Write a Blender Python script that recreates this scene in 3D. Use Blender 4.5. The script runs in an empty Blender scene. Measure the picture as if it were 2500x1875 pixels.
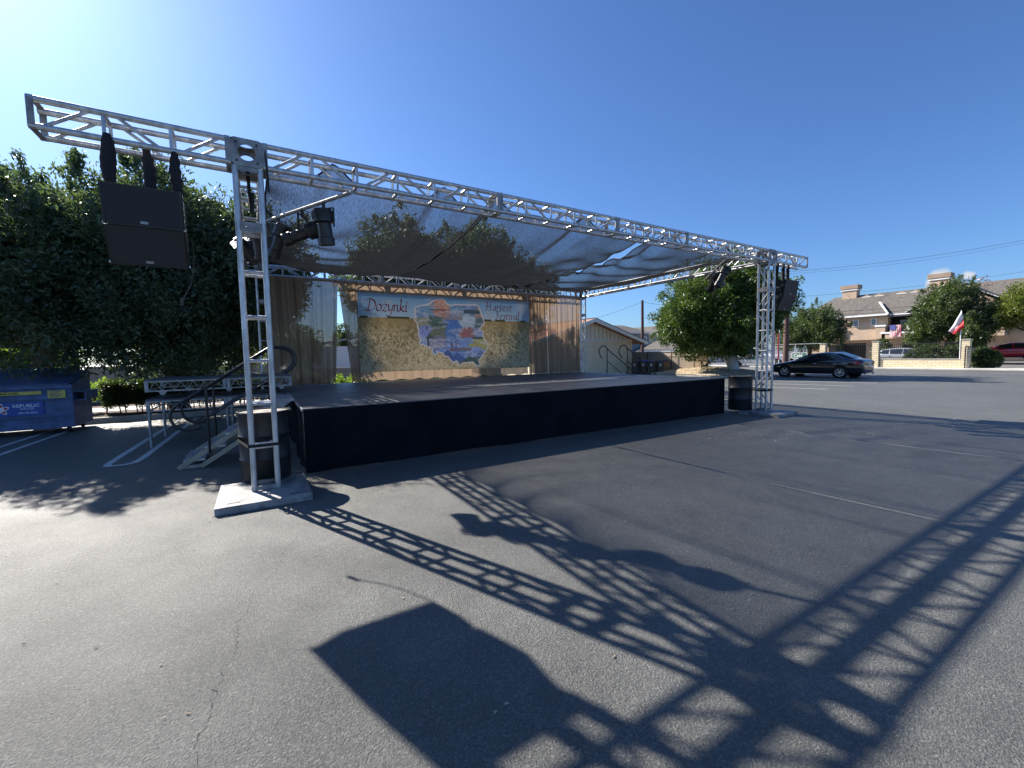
import bpy, math, random
import numpy as np
from mathutils import Vector, Matrix
R = math.radians
rnd = random.Random(7)
SC = bpy.context.scene
COL = SC.collection

# ------------------------------------------------------------------ materials
def _nt(name):
    m = bpy.data.materials.new(name); m.use_nodes = True
    nt = m.node_tree
    for n in list(nt.nodes): nt.nodes.remove(n)
    return m, nt, nt.nodes, nt.links

def mat(name, col, rough=.6, metal=0., var=.12, scale=6., bump=0., bscale=40., spec=.5, coat=0., col2=None, stretch=None, detail=4):
    m, nt, N, L = _nt(name)
    out = N.new('ShaderNodeOutputMaterial'); b = N.new('ShaderNodeBsdfPrincipled')
    L.new(b.outputs[0], out.inputs[0])
    b.inputs['Roughness'].default_value = rough; b.inputs['Metallic'].default_value = metal
    b.inputs['Specular IOR Level'].default_value = spec
    b.inputs['Coat Weight'].default_value = coat
    tc = N.new('ShaderNodeTexCoord'); vec = tc.outputs['Object']
    if stretch:
        mp = N.new('ShaderNodeMapping'); mp.inputs['Scale'].default_value = stretch
        L.new(vec, mp.inputs[0]); vec = mp.outputs[0]
    n = N.new('ShaderNodeTexNoise'); n.inputs['Scale'].default_value = scale; n.inputs['Detail'].default_value = detail
    L.new(vec, n.inputs[0])
    r = N.new('ShaderNodeValToRGB')
    c = col; c2 = col2
    if c2 is None: c2 = tuple(min(1, x*(1+var)) for x in c); c = tuple(x*(1-var) for x in c)
    r.color_ramp.elements[0].color = (*c, 1); r.color_ramp.elements[1].color = (*c2, 1)
    r.color_ramp.elements[0].position = .35; r.color_ramp.elements[1].position = .65
    L.new(n.outputs[0], r.inputs[0]); L.new(r.outputs[0], b.inputs['Base Color'])
    if bump:
        n2 = N.new('ShaderNodeTexNoise'); n2.inputs['Scale'].default_value = bscale; n2.inputs['Detail'].default_value = 3
        L.new(vec, n2.inputs[0])
        bp = N.new('ShaderNodeBump'); bp.inputs['Strength'].default_value = bump; bp.inputs['Distance'].default_value = .01
        L.new(n2.outputs[0], bp.inputs['Height']); L.new(bp.outputs[0], b.inputs['Normal'])
    return m

def brick_mat(name, c1, c2, mortar, w, h, rough=.85, axis='y', msize=.012):
    m, nt, N, L = _nt(name)
    out = N.new('ShaderNodeOutputMaterial'); b = N.new('ShaderNodeBsdfPrincipled'); L.new(b.outputs[0], out.inputs[0])
    b.inputs['Roughness'].default_value = rough
    tc = N.new('ShaderNodeTexCoord'); sp = N.new('ShaderNodeSeparateXYZ'); cb = N.new('ShaderNodeCombineXYZ')
    L.new(tc.outputs['Object'], sp.inputs[0])
    L.new(sp.outputs['Y' if axis == 'y' else 'X'], cb.inputs[0]); L.new(sp.outputs['Z'], cb.inputs[1])
    br = N.new('ShaderNodeTexBrick'); br.inputs['Color1'].default_value = (*c1, 1); br.inputs['Color2'].default_value = (*c2, 1)
    br.inputs['Mortar'].default_value = (*mortar, 1); br.inputs['Scale'].default_value = 1
    br.inputs['Brick Width'].default_value = w; br.inputs['Row Height'].default_value = h; br.inputs['Mortar Size'].default_value = msize
    L.new(cb.outputs[0], br.inputs[0]); L.new(br.outputs[0], b.inputs['Base Color'])
    bp = N.new('ShaderNodeBump'); bp.inputs['Strength'].default_value = .5; bp.inputs['Distance'].default_value = .01
    n2 = N.new('ShaderNodeTexNoise'); n2.inputs['Scale'].default_value = 30; L.new(tc.outputs['Object'], n2.inputs[0])
    mx = N.new('ShaderNodeMath'); mx.operation = 'SUBTRACT'; L.new(n2.outputs[0], mx.inputs[0]); L.new(br.outputs['Fac'], mx.inputs[1])
    L.new(mx.outputs[0], bp.inputs['Height']); L.new(bp.outputs[0], b.inputs['Normal'])
    return m

def cloth_mat(name, col, hole, rough=.9, weave=0., wstretch=(1, 1, 1), wscale=60., trans=.5, tcol=None, hvar=0., slant=1.):
    """woven cloth: part see-through holes, part diffuse, part light coming through the threads"""
    m, nt, N, L = _nt(name)
    out = N.new('ShaderNodeOutputMaterial')
    d = N.new('ShaderNodeBsdfDiffuse'); t = N.new('ShaderNodeBsdfTranslucent'); tr = N.new('ShaderNodeBsdfTransparent')
    a = N.new('ShaderNodeMixShader'); b = N.new('ShaderNodeMixShader')
    tc = N.new('ShaderNodeTexCoord'); mp = N.new('ShaderNodeMapping'); mp.inputs['Scale'].default_value = wstretch
    L.new(tc.outputs['Object'], mp.inputs[0])
    n = N.new('ShaderNodeTexNoise'); n.inputs['Scale'].default_value = wscale; n.inputs['Detail'].default_value = 5; n.inputs['Roughness'].default_value = .7
    L.new(mp.outputs[0], n.inputs[0])
    r = N.new('ShaderNodeMapRange'); r.inputs['From Min'].default_value = .3; r.inputs['From Max'].default_value = .7
    r.inputs['To Min'].default_value = max(0, hole-hvar); r.inputs['To Max'].default_value = hole+hvar
    L.new(n.outputs[0], r.inputs[0])
    # seen at a slant the holes between the threads close up: hole ** (1 / cos)
    g_ = N.new('ShaderNodeNewGeometry'); dt = N.new('ShaderNodeVectorMath'); dt.operation = 'DOT_PRODUCT'
    L.new(g_.outputs['Normal'], dt.inputs[0]); L.new(g_.outputs['Incoming'], dt.inputs[1])
    ab = N.new('ShaderNodeMath'); ab.operation = 'ABSOLUTE'; L.new(dt.outputs['Value'], ab.inputs[0])
    mxx = N.new('ShaderNodeMath'); mxx.operation = 'MAXIMUM'; mxx.inputs[1].default_value = .12; L.new(ab.outputs[0], mxx.inputs[0])
    iv = N.new('ShaderNodeMath'); iv.operation = 'DIVIDE'; iv.inputs[0].default_value = slant; L.new(mxx.outputs[0], iv.inputs[1])
    ad_ = N.new('ShaderNodeMath'); ad_.operation = 'ADD'; ad_.inputs[1].default_value = 1-slant; L.new(iv.outputs[0], ad_.inputs[0])
    pw = N.new('ShaderNodeMath'); pw.operation = 'POWER'; L.new(r.outputs[0], pw.inputs[0]); L.new(ad_.outputs[0], pw.inputs[1]); L.new(pw.outputs[0], b.inputs[0])
    c = tuple(col); tcol = tcol or col
    d.inputs[0].default_value = (*c, 1); t.inputs[0].default_value = (*tcol, 1)
    a.inputs[0].default_value = trans
    L.new(d.outputs[0], a.inputs[1]); L.new(t.outputs[0], a.inputs[2])
    L.new(a.outputs[0], b.inputs[1]); L.new(tr.outputs[0], b.inputs[2]); L.new(b.outputs[0], out.inputs[0])
    return m

def leaf_mat(name, c1, c2, trans=.35, tcol=(.25, .42, .04)):
    m, nt, N, L = _nt(name)
    out = N.new('ShaderNodeOutputMaterial')
    b = N.new('ShaderNodeBsdfPrincipled'); t = N.new('ShaderNodeBsdfTranslucent'); mx = N.new('ShaderNodeMixShader')
    b.inputs['Roughness'].default_value = .45
    at = N.new('ShaderNodeAttribute'); at.attribute_name = 'rnd'
    r = N.new('ShaderNodeValToRGB'); r.color_ramp.elements[0].color = (*c1, 1); r.color_ramp.elements[1].color = (*c2, 1)
    L.new(at.outputs['Fac'], r.inputs[0]); L.new(r.outputs[0], b.inputs['Base Color'])
    mc = N.new('ShaderNodeMixRGB'); mc.inputs[0].default_value = .6; mc.inputs[2].default_value = (*tcol, 1); L.new(r.outputs[0], mc.inputs[1])
    L.new(mc.outputs[0], t.inputs[0]); mx.inputs[0].default_value = trans
    L.new(b.outputs[0], mx.inputs[1]); L.new(t.outputs[0], mx.inputs[2]); L.new(mx.outputs[0], out.inputs[0])
    return m

def glass_mat(name, col=(.02, .025, .03), rough=.05):
    return mat(name, col, rough, 0, 0, spec=.8)

def vcol_mat(name, rough=.7, trans=.35):
    m, nt, N, L = _nt(name)
    out = N.new('ShaderNodeOutputMaterial'); d = N.new('ShaderNodeBsdfPrincipled'); d.inputs['Roughness'].default_value = rough
    t = N.new('ShaderNodeBsdfTranslucent'); mx = N.new('ShaderNodeMixShader'); mx.inputs[0].default_value = trans
    at = N.new('ShaderNodeAttribute'); at.attribute_name = 'print'
    L.new(at.outputs[0], d.inputs['Base Color']); L.new(at.outputs[0], t.inputs[0])
    L.new(d.outputs[0], mx.inputs[1]); L.new(t.outputs[0], mx.inputs[2]); L.new(mx.outputs[0], out.inputs[0])
    return m

def asphalt_mat(name, base, grain=1.):
    m, nt, N, L = _nt(name)
    out = N.new('ShaderNodeOutputMaterial'); b = N.new('ShaderNodeBsdfPrincipled'); L.new(b.outputs[0], out.inputs[0])
    tc = N.new('ShaderNodeTexCoord')
    def noise(s, det=3, rough=.6):
        n = N.new('ShaderNodeTexNoise'); n.inputs['Scale'].default_value = s; n.inputs['Detail'].default_value = det
        n.inputs['Roughness'].default_value = rough; L.new(tc.outputs['Object'], n.inputs[0]); return n.outputs[0]
    big = noise(.35, 5); mid = noise(3., 4); fine = noise(120., 4, .8)
    vo = N.new('ShaderNodeTexVoronoi'); vo.inputs['Scale'].default_value = 120; L.new(tc.outputs['Object'], vo.inputs[0])
    r = N.new('ShaderNodeValToRGB'); e = r.color_ramp.elements
    e[0].position = .36; e[1].position = .64
    e[0].color = (*[x*.82 for x in base], 1); e[1].color = (*[x*1.16 for x in base], 1)
    s1 = N.new('ShaderNodeMath'); s1.operation = 'ADD'; L.new(big, s1.inputs[0]); L.new(mid, s1.inputs[1])
    s2 = N.new('ShaderNodeMath'); s2.operation = 'MULTIPLY'; s2.inputs[1].default_value = .5; L.new(s1.outputs[0], s2.inputs[0])
    L.new(s2.outputs[0], r.inputs[0])
    # light stone specks
    sp = N.new('ShaderNodeValToRGB'); sp.color_ramp.elements[0].position = .3; sp.color_ramp.elements[1].position = .72
    sp.color_ramp.elements[0].color = (.35, .35, .37, 1); sp.color_ramp.elements[1].color = (1.75, 1.72, 1.66, 1)
    L.new(fine, sp.inputs[0])
    v2 = N.new('ShaderNodeTexVoronoi'); v2.inputs['Scale'].default_value = 105; L.new(tc.outputs['Object'], v2.inputs[0])
    sv = N.new('ShaderNodeSeparateColor'); L.new(v2.outputs['Color'], sv.inputs[0])
    st_ = N.new('ShaderNodeValToRGB'); st_.color_ramp.elements[0].color = (.62, .62, .64, 1); st_.color_ramp.elements[1].color = (1.5, 1.48, 1.42, 1)
    e3 = st_.color_ramp.elements.new(.85); e3.color = (1.08, 1.08, 1.06, 1); L.new(sv.outputs[0], st_.inputs[0])
    m0 = N.new('ShaderNodeMixRGB'); m0.blend_type = 'MULTIPLY'; m0.inputs[0].default_value = 1
    L.new(r.outputs[0], m0.inputs[1]); L.new(st_.outputs[0], m0.inputs[2])
    mul = N.new('ShaderNodeMixRGB'); mul.blend_type = 'MULTIPLY'; mul.inputs[0].default_value = 1
    L.new(m0.outputs[0], mul.inputs[1]); L.new(sp.outputs[0], mul.inputs[2]); L.new(mul.outputs[0], b.inputs['Base Color'])
    b.inputs['Roughness'].default_value = .52; b.inputs['Specular IOR Level'].default_value = .6
    coarse = noise(80., 4, .75); patch = noise(1.1, 3)
    pr = N.new('ShaderNodeMapRange'); pr.inputs['From Min'].default_value = .35; pr.inputs['From Max'].default_value = .65
    pr.inputs['To Min'].default_value = .7; pr.inputs['To Max'].default_value = 1.25; L.new(patch, pr.inputs[0])
    cm = N.new('ShaderNodeMath'); cm.operation = 'MULTIPLY'; L.new(coarse, cm.inputs[0]); L.new(pr.outputs[0], cm.inputs[1])
    vm = N.new('ShaderNodeMath'); vm.operation = 'MULTIPLY'; vm.inputs[1].default_value = .22; L.new(vo.outputs['Distance'], vm.inputs[0])
    ad = N.new('ShaderNodeMath'); ad.operation = 'ADD'; L.new(cm.outputs[0], ad.inputs[0]); L.new(vm.outputs[0], ad.inputs[1])
    bp = N.new('ShaderNodeBump'); bp.inputs['Strength'].default_value = 1.0*grain; bp.inputs['Distance'].default_value = .017
    L.new(ad.outputs[0], bp.inputs['Height']); L.new(bp.outputs[0], b.inputs['Normal'])
    return m

M = {}
M['alu'] = mat('aluminium', (.40, .41, .42), .42, .7, .1, 14, .15, 60, stretch=(1, 1, .3), col2=(.66, .67, .67))
M['alu_dull'] = mat('dull_aluminium', (.24, .25, .26), .5, .6, .2, 9, .2, 40, col2=(.42, .42, .42))
M['alu_plate'] = mat('scuffed_plate', (.17, .17, .172), .55, .3, .15, 7, .2, 50, col2=(.36, .36, .355))
M['black_metal'] = mat('black_powder_coat', (.012, .013, .015), .35, .0, .2, 10)
M['black_plastic'] = mat('black_plastic', (.014, .015, .018), .5, 0, .25, 8, .1, 30)
M['black_cloth'] = mat('black_skirt_cloth', (.0055, .007, .011), .9, 0, .3, 3, .2, 200, spec=.15)
M['grille'] = mat('speaker_grille', (.016, .017, .02), .6, 0, .2, 60, .4, 400)
M['strap'] = mat('black_webbing', (.012, .012, .014), .8, 0, .2, 40)
M['deck'] = mat('stage_deck_black', (.05, .056, .064), .5, 0, .35, 3.5, .25, 160, col2=(.095, .10, .11))
M['asphalt'] = asphalt_mat('asphalt', (.122, .127, .121))
M['asphalt_far'] = asphalt_mat('street_asphalt', (.2, .195, .185), .5)
M['paint'] = mat('road_paint', (.42, .42, .42), .6, 0, .2, 5, .3, 120, col2=(.62, .62, .6))
M['concrete'] = mat('concrete', (.34, .33, .3), .8, 0, .15, 2.5, .2, 50)
M['concrete_w'] = mat('pale_concrete', (.55, .53, .48), .8, 0, .12, 1.5, .2, 40)
M['soil'] = mat('brown_mulch', (.09, .055, .035), .95, 0, .4, 12, .6, 60)
M['mulch'] = mat('pale_wood_chips', (.30, .23, .14), .95, 0, .3, 9, 1, 25, col2=(.62, .5, .34))
M['ficus'] = leaf_mat('ficus_leaves', (.042, .070, .052), (.11, .155, .085), .3, (.22, .34, .07))
M['ficus_b'] = leaf_mat('bright_ficus_leaves', (.007, .020, .008), (.12, .21, .04), .22, (.24, .36, .03))
M['oak'] = leaf_mat('grey_green_leaves', (.035, .05, .022), (.09, .115, .05), .25)
M['oliveleaf'] = leaf_mat('olive_leaves', (.08, .1, .02), (.22, .24, .05), .35)
M['hedge'] = leaf_mat('hedge_leaves', (.014, .03, .01), (.05, .08, .02), .2)
M['limeleaf'] = leaf_mat('lime_leaves', (.15, .25, .03), (.38, .5, .08), .45)
M['pink'] = leaf_mat('pink_twigs', (.2, .1, .09), (.32, .2, .17), .2, (.4, .2, .2))
M['bark'] = mat('bark', (.12, .09, .06), .9, 0, .3, 6, .8, 20, stretch=(1, 1, .3))
M['whitebark'] = mat('whitewashed_bark', (.62, .6, .56), .85, 0, .15, 5, .6, 18)
M['curtain'] = cloth_mat('brown_voile', (.31, .235, .17), .13, trans=.5, tcol=(.31, .22, .15), wscale=25, wstretch=(3, 3, .6), hvar=.06, slant=.25)
M['shade'] = cloth_mat('shade_netting', (.012, .013, .015), .43, trans=.5, tcol=(.022, .024, .027), wscale=20, wstretch=(6, .5, 1), hvar=.2, slant=.6)
M['seam'] = mat('black_hem', (.01, .01, .012), .9)
M['white'] = mat('white_paint', (.78, .78, .77), .5, 0, .04)
M['dumpster'] = mat('dumpster_blue', (.055, .085, .17), .55, 0, .18, 5, .3, 18, col2=(.09, .15, .30), detail=8)
M['dumpster_d'] = mat('dumpster_lid', (.05, .085, .18), .5, 0, .2, 4, .1, 20)
M['yellow'] = mat('yellow_sticker', (.62, .5, .1), .5)
M['decalblue'] = mat('blue_decal', (.03, .075, .33), .45)
M['red'] = mat('red_print', (.45, .012, .02), .6, var=.05)
M['cream'] = mat('cream_stucco', (.86, .72, .52), .9, 0, .06, 2, .3, 60)
M['creamboard'] = mat('cream_boards', (.88, .78, .62), .8, 0, .05, 2)
M['tile'] = mat('terracotta_roof', (.42, .2, .12), .8, 0, .25, 8, .5, 20)
M['shingle'] = mat('grey_shingles', (.11, .10, .088), .9, 0, .28, 3.2, .8, 14, stretch=(1, 1, 3))
M['peach'] = mat('peach_stucco', (.47, .35, .25), .9, 0, .08, 1.2, .2, 30)
M['peach_d'] = mat('brown_stucco', (.34, .25, .18), .9, 0, .1, 1.2, .2, 30)
M['greywall'] = mat('grey_siding', (.33, .32, .31), .8, 0, .06)
M['block'] = brick_mat('cream_block', (.6, .5, .33), (.7, .6, .42), (.4, .33, .22), .42, .16)
M['greyblock'] = brick_mat('grey_block', (.3, .3, .29), (.34, .34, .33), (.24, .24, .23), .42, .2, axis='x')
M['tanwall'] = brick_mat('tan_block', (.46, .36, .26), (.5, .4, .29), (.38, .3, .22), .42, .2)
M['iron'] = mat('black_iron', (.02, .02, .02), .5)
M['galv'] = mat('galvanised', (.42, .43, .44), .45, .4)
M['rust'] = mat('rusty_brown', (.10, .055, .045), .8, 0, .2, 6)
M['glass'] = glass_mat('dark_glass')
M['glass2'] = glass_mat('pale_glass', (.12, .14, .16), .1)
M['carblack'] = mat('black_car_paint', (.008, .009, .013), .12, 0, .0, coat=1.)
M['carwhite'] = mat('white_car_paint', (.72, .74, .74), .3, 0, .02, coat=.6)
M['carsilver'] = mat('silver_car_paint', (.4, .41, .42), .3, .4, .02, coat=.6)
M['carred'] = mat('red_car_paint', (.55, .012, .03), .2, .1, .02, coat=1.)
M['tyre'] = mat('tyre_rubber', (.012, .012, .012), .85)
M['rim'] = mat('alloy_rim', (.62, .63, .65), .25, .8, .05)
M['chrome'] = mat('chrome', (.8, .8, .82), .12, 1., .0)
M['taillight'] = mat('tail_light', (.55, .03, .04), .15, 0, .1, coat=1)
M['brownbin'] = mat('brown_bin', (.11, .085, .065), .6)
M['blackbin'] = mat('black_bin', (.03, .03, .03), .6)
M['bluelid'] = mat('blue_lid', (.04, .06, .35), .5)
M['greensign'] = mat('green_sign', (.03, .13, .09), .5)
M['wood'] = mat('wooden_stringer', (.42, .38, .28), .6, .1, .12, 5)
M['navy'] = mat('navy_flag', (.08, .1, .3), .8)
M['lid_sun'] = mat('sun_painted_lid', (.12, .11, .10), .5, 0, .3, 9, col2=(.4, .37, .32))  # pale tones paint sunlight onto the black drum lid
M['dark'] = mat('dark_interior_shade', (.006, .006, .007), .9)
M['teal'] = mat('teal_print', (.1, .42, .4), .5)
M['pinkish'] = mat('pale_pink_tank', (.7, .6, .62), .7)

# ------------------------------------------------------------------ mesh builder
class MB:
    def __init__(s): s.v = []; s.f = []
    def add(s, vs, fs):
        o = len(s.v); s.v += [tuple(v) for v in vs]; s.f += [tuple(i+o for i in f) for f in fs]; return s
    def box(s, x0, x1, y0, y1, z0, z1):
        return s.add([(x0, y0, z0), (x1, y0, z0), (x1, y1, z0), (x0, y1, z0), (x0, y0, z1), (x1, y0, z1), (x1, y1, z1), (x0, y1, z1)],
                     [(0, 3, 2, 1), (4, 5, 6, 7), (0, 1, 5, 4), (1, 2, 6, 5), (2, 3, 7, 6), (3, 0, 4, 7)])
    def bar(s, p, q, w, h, up=(0, 0, 1)):
        p = Vector(p); q = Vector(q); d = (q-p).normalized(); u = Vector(up)
        if abs(d.dot(u)) > .98: u = Vector((0, 1, 0))
        a = d.cross(u).normalized()*w/2; b = a.cross(d).normalized()*h/2
        vs = [p-a-b, p+a-b, p+a+b, p-a+b, q-a-b, q+a-b, q+a+b, q-a+b]
        return s.add(vs, [(0, 1, 2, 3), (7, 6, 5, 4), (0, 4, 5, 1), (1, 5, 6, 2), (2, 6, 7, 3), (3, 7, 4, 0)])
    def tube(s, pts, r, n=8, cap=True):
        pts = [Vector(p) for p in pts]; rs = r if isinstance(r, (list, tuple)) else [r]*len(pts)
        rings = []; prev = None
        for i, p in enumerate(pts):
            d = (pts[min(i+1, len(pts)-1)]-pts[max(i-1, 0)]).normalized()
            if prev is None:
                a = d.orthogonal().normalized()
            else:
                a = (prev-d*prev.dot(d)).normalized()
            prev = a; b = d.cross(a)
            rings.append([p+(a*math.cos(t)+b*math.sin(t))*rs[i] for t in [2*math.pi*k/n for k in range(n)]])
        vs = [v for ring in rings for v in ring]; fs = []
        for i in range(len(pts)-1):
            for k in range(n):
                fs.append((i*n+k, i*n+(k+1) % n, (i+1)*n+(k+1) % n, (i+1)*n+k))
        if cap: fs += [tuple(range(n))[::-1], tuple(range((len(pts)-1)*n, len(pts)*n))]
        return s.add(vs, fs)
    def lathe(s, prof, c=(0, 0, 0), axis='z', n=24):
        vs = []; fs = []
        for (r, h) in prof:
            for k in range(n):
                t = 2*math.pi*k/n; a, b = r*math.cos(t), r*math.sin(t)
                v = {'z': (a, b, h), 'y': (a, h, b), 'x': (h, a, b)}[axis]
                vs.append((v[0]+c[0], v[1]+c[1], v[2]+c[2]))
        for i in range(len(prof)-1):
            for k in range(n): fs.append((i*n+k, i*n+(k+1) % n, (i+1)*n+(k+1) % n, (i+1)*n+k))
        return s.add(vs, fs)
    def prism(s, poly, d, lo, hi):
        """poly in the plane whose normal is axis d ('x','y','z'), extruded lo..hi"""
        def mk(a, b, c): return {'x': (c, a, b), 'y': (a, c, b), 'z': (a, b, c)}[d]
        n = len(poly); vs = [mk(a, b, lo) for a, b in poly]+[mk(a, b, hi) for a, b in poly]
        fs = [tuple(range(n))[::-1], tuple(range(n, 2*n))]+[(i, (i+1) % n, n+(i+1) % n, n+i) for i in range(n)]
        return s.add(vs, fs)
    def quad(s, a, b, c, d): return s.add([a, b, c, d], [(0, 1, 2, 3)])
    def xf(s, mtx):
        s.v = [tuple(mtx @ Vector(v)) for v in s.v]; return s
    def build(s, name, m, parent=None, smooth=False, world=True, fix=True, bevel=0):
        me = bpy.data.meshes.new(name); me.from_pydata(s.v, [], s.f)
        if fix:
            import bmesh
            bm = bmesh.new(); bm.from_mesh(me); bmesh.ops.recalc_face_normals(bm, faces=bm.faces); bm.to_mesh(me); bm.free()
        me.materials.append(m)
        o = bpy.data.objects.new(name, me); COL.objects.link(o)
        if smooth:
            for p in me.polygons: p.use_smooth = True
            try: me.set_sharp_from_angle(angle=R(40))
            except Exception: pass
        if bevel:
            b = o.modifiers.new('bevel', 'BEVEL'); b.width = bevel; b.segments = 2; b.limit_method = 'ANGLE'
        if parent is not None: attach(o, parent, world)
        return o

def attach(o, parent, world=True):
    o.parent = parent
    if world:
        W = Matrix.Identity(4); q = parent; chain = []
        while q is not None: chain.append(q); q = q.parent
        for q in reversed(chain): W = W @ (q.matrix_parent_inverse if q.parent else Matrix.Identity(4)) @ q.matrix_basis
        o.matrix_parent_inverse = W.inverted()
def tag(o, label, cat, group=None):
    o['label'] = label; o['category'] = cat
    if group: o['group'] = group
    return o
def kind(o, k): o['kind'] = k; return o
def thing(name, label, cat, loc=(0, 0, 0), rz=0, group=None):
    o = bpy.data.objects.new(name, None); COL.objects.link(o); o.empty_display_size = .2
    o.location = loc; o.rotation_euler = (0, 0, rz)
    return tag(o, label, cat, group)
def dup(root, loc, rz=None, label=None, group=None):
    def cp(o, par):
        c = o.copy(); COL.objects.link(c)
        if par is not None: c.parent = par
        for ch in list(o.children): cp(ch, c)
        return c
    r = cp(root, None); r.location = loc
    if rz is not None: r.rotation_euler = (0, 0, rz)
    if label: r['label'] = label
    if group: r['group'] = group
    return r
def text(name, s, size, m, mtx, parent=None, extrude=.001, bold=False, align='LEFT', shear=0, sx=1):
    cu = bpy.data.curves.new(name, 'FONT'); cu.body = s; cu.size = size; cu.extrude = extrude; cu.shear = shear
    cu.align_x = align; cu.resolution_u = 2
    if bold: cu.offset = size*.012
    to = bpy.data.objects.new(name, cu); COL.objects.link(to)
    bpy.context.view_layer.update()
    me = bpy.data.meshes.new_from_object(to.evaluated_get(bpy.context.evaluated_depsgraph_get()))
    bpy.data.objects.remove(to)
    me.transform(Matrix.Diagonal((sx, 1, 1, 1))); me.transform(mtx)
    me.materials.clear(); me.materials.append(m)
    o = bpy.data.objects.new(name, me); COL.objects.link(o)
    if parent is not None: attach(o, parent, True)
    return o
FACE_Y = lambda x, y, z: Matrix.Translation((x, y, z)) @ Matrix.Rotation(R(90), 4, 'X')      # lettering facing -y

# ------------------------------------------------------------------ camera, sun, sky
cam = bpy.data.cameras.new('camera'); camo = bpy.data.objects.new('camera', cam); COL.objects.link(camo)
yaw, pitch, roll = R(31.0006), R(-3.9341), R(-1.0816)
fw = Vector((math.sin(yaw)*math.cos(pitch), math.cos(yaw)*math.cos(pitch), math.sin(pitch)))
rt = Vector((math.cos(yaw), -math.sin(yaw), 0)); up = rt.cross(fw)
r2 = rt*math.cos(roll)+up*math.sin(roll); u2 = -rt*math.sin(roll)+up*math.cos(roll)
CAMP = Vector((.1409, -5.7078, 1.6193))
mw = Matrix((r2, u2, -fw)).transposed().to_4x4(); mw.translation = CAMP
camo.matrix_world = mw
cam.sensor_width = 36; cam.lens = 1027.78/2500*36; cam.clip_start = .05; cam.clip_end = 3000
SC.camera = camo

SUND = Vector((-.53, 1.25, 1)).normalized()      # towards the sun
sun = bpy.data.lights.new('sun', 'SUN'); suno = bpy.data.objects.new('sun', sun); COL.objects.link(suno)
sun.energy = 5.0; sun.angle = R(.5); sun.color = (1, .93, .84)
suno.rotation_euler = SUND.to_track_quat('Z', 'Y').to_euler(); suno.location = (-5, 10, 12)
w = bpy.data.worlds.new('World'); SC.world = w; w.use_nodes = True
N = w.node_tree.nodes; L = w.node_tree.links
bg = N['Background']; sk = N.new('ShaderNodeTexSky'); sk.sky_type = 'NISHITA'; sk.sun_disc = False
sk.sun_elevation = math.asin(SUND.z); sk.sun_rotation = math.atan2(SUND.x, SUND.y)
sk.air_density = 1.0; sk.dust_density = .65; sk.ozone_density = 4.0
bg.inputs[1].default_value = .057
# a few small clouds low over the roofs on the right
geo = N.new('ShaderNodeTexCoord'); nz = N.new('ShaderNodeTexNoise'); nz.inputs['Scale'].default_value = 26; nz.inputs['Detail'].default_value = 6
L.new(geo.outputs['Generated'], nz.inputs[0])
last = None
for d, rad in (((.9655, .2345, .1085), .030), ((.9835, .1600, .086), .026), ((.9655, .205, .112), .018), ((.90, .42, .03), .03)):
    dv = N.new('ShaderNodeVectorMath'); dv.operation = 'DISTANCE'; dv.inputs[1].default_value = Vector(d).normalized()
    sc_ = N.new('ShaderNodeVectorMath'); sc_.operation = 'NORMALIZE'; L.new(geo.outputs['Generated'], sc_.inputs[0])
    L.new(sc_.outputs[0], dv.inputs[0])
    mr = N.new('ShaderNodeMapRange'); mr.inputs['From Min'].default_value = 0; mr.inputs['From Max'].default_value = rad
    mr.inputs['To Min'].default_value = .80; mr.inputs['To Max'].default_value = 0; L.new(dv.outputs['Value'], mr.inputs[0])
    if last is None: last = mr.outputs[0]
    else:
        mx = N.new('ShaderNodeMath'); mx.operation = 'MAXIMUM'; L.new(last, mx.inputs[0]); L.new(mr.outputs[0], mx.inputs[1]); last = mx.outputs[0]
ad = N.new('ShaderNodeMath'); ad.operation = 'ADD'; L.new(last, ad.inputs[0]); L.new(nz.outputs[0], ad.inputs[1])
cr = N.new('ShaderNodeMapRange'); cr.inputs['From Min'].default_value = .86; cr.inputs['From Max'].default_value = 1.02; L.new(ad.outputs[0], cr.inputs[0])
mxr = N.new('ShaderNodeMixRGB'); L.new(cr.outputs[0], mxr.inputs[0])
tint = N.new('ShaderNodeMixRGB'); tint.blend_type = 'MULTIPLY'; tint.inputs[0].default_value = 1; tint.inputs[2].default_value = (.74, .99, 1.34, 1)
L.new(sk.outputs[0], tint.inputs[1]); L.new(tint.outputs[0], mxr.inputs[1]); mxr.inputs[2].default_value = (5.5, 6.0, 6.6, 1)
L.new(mxr.outputs[0], bg.inputs[0])
SC.view_settings.view_transform = 'Standard'; SC.view_settings.look = 'None'; SC.view_settings.gamma = 1
SC.view_settings.exposure = 1.12
SC.cycles.max_bounces = 6; SC.cycles.transparent_max_bounces = 24; SC.cycles.transmission_bounces = 4
SC.cycles.use_denoising = True
SC.cycles.sample_clamp_indirect = 6

# ------------------------------------------------------------------ ground
def sheet(name, x0, x1, y0, y1, z, m):
    return kind(MB().quad((x0, y0, z), (x1, y0, z), (x1, y1, z), (x0, y1, z)).build(name, m, fix=False), 'structure')
sheet('ground', -900, 1200, -900, 900, -.012, M['asphalt_far'])
sheet('parking_lot', -40, 41.5, -40, 9.55, 0, M['asphalt'])
sheet('parking_lot', 12.2, 26.3, 9.55, 40, 0, M['asphalt'])
sheet('parking_lot', 26.3, 41.5, 9.55, 13, 0, M['asphalt'])
sheet('street', 44.5, 64, -60, 40, .0, M['asphalt_far'])
sheet('pale_walkway', -40, 12.0, 12.3, 14.2, .05, M['concrete_w'])
sheet('planting_strip', -40, 12.0, 14.2, 16.9, .04, M['soil'])
k = MB().box(-40, 12.2, 9.55, 9.72, 0, .15); kind(k.build('kerb', M['concrete']), 'structure')
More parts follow.
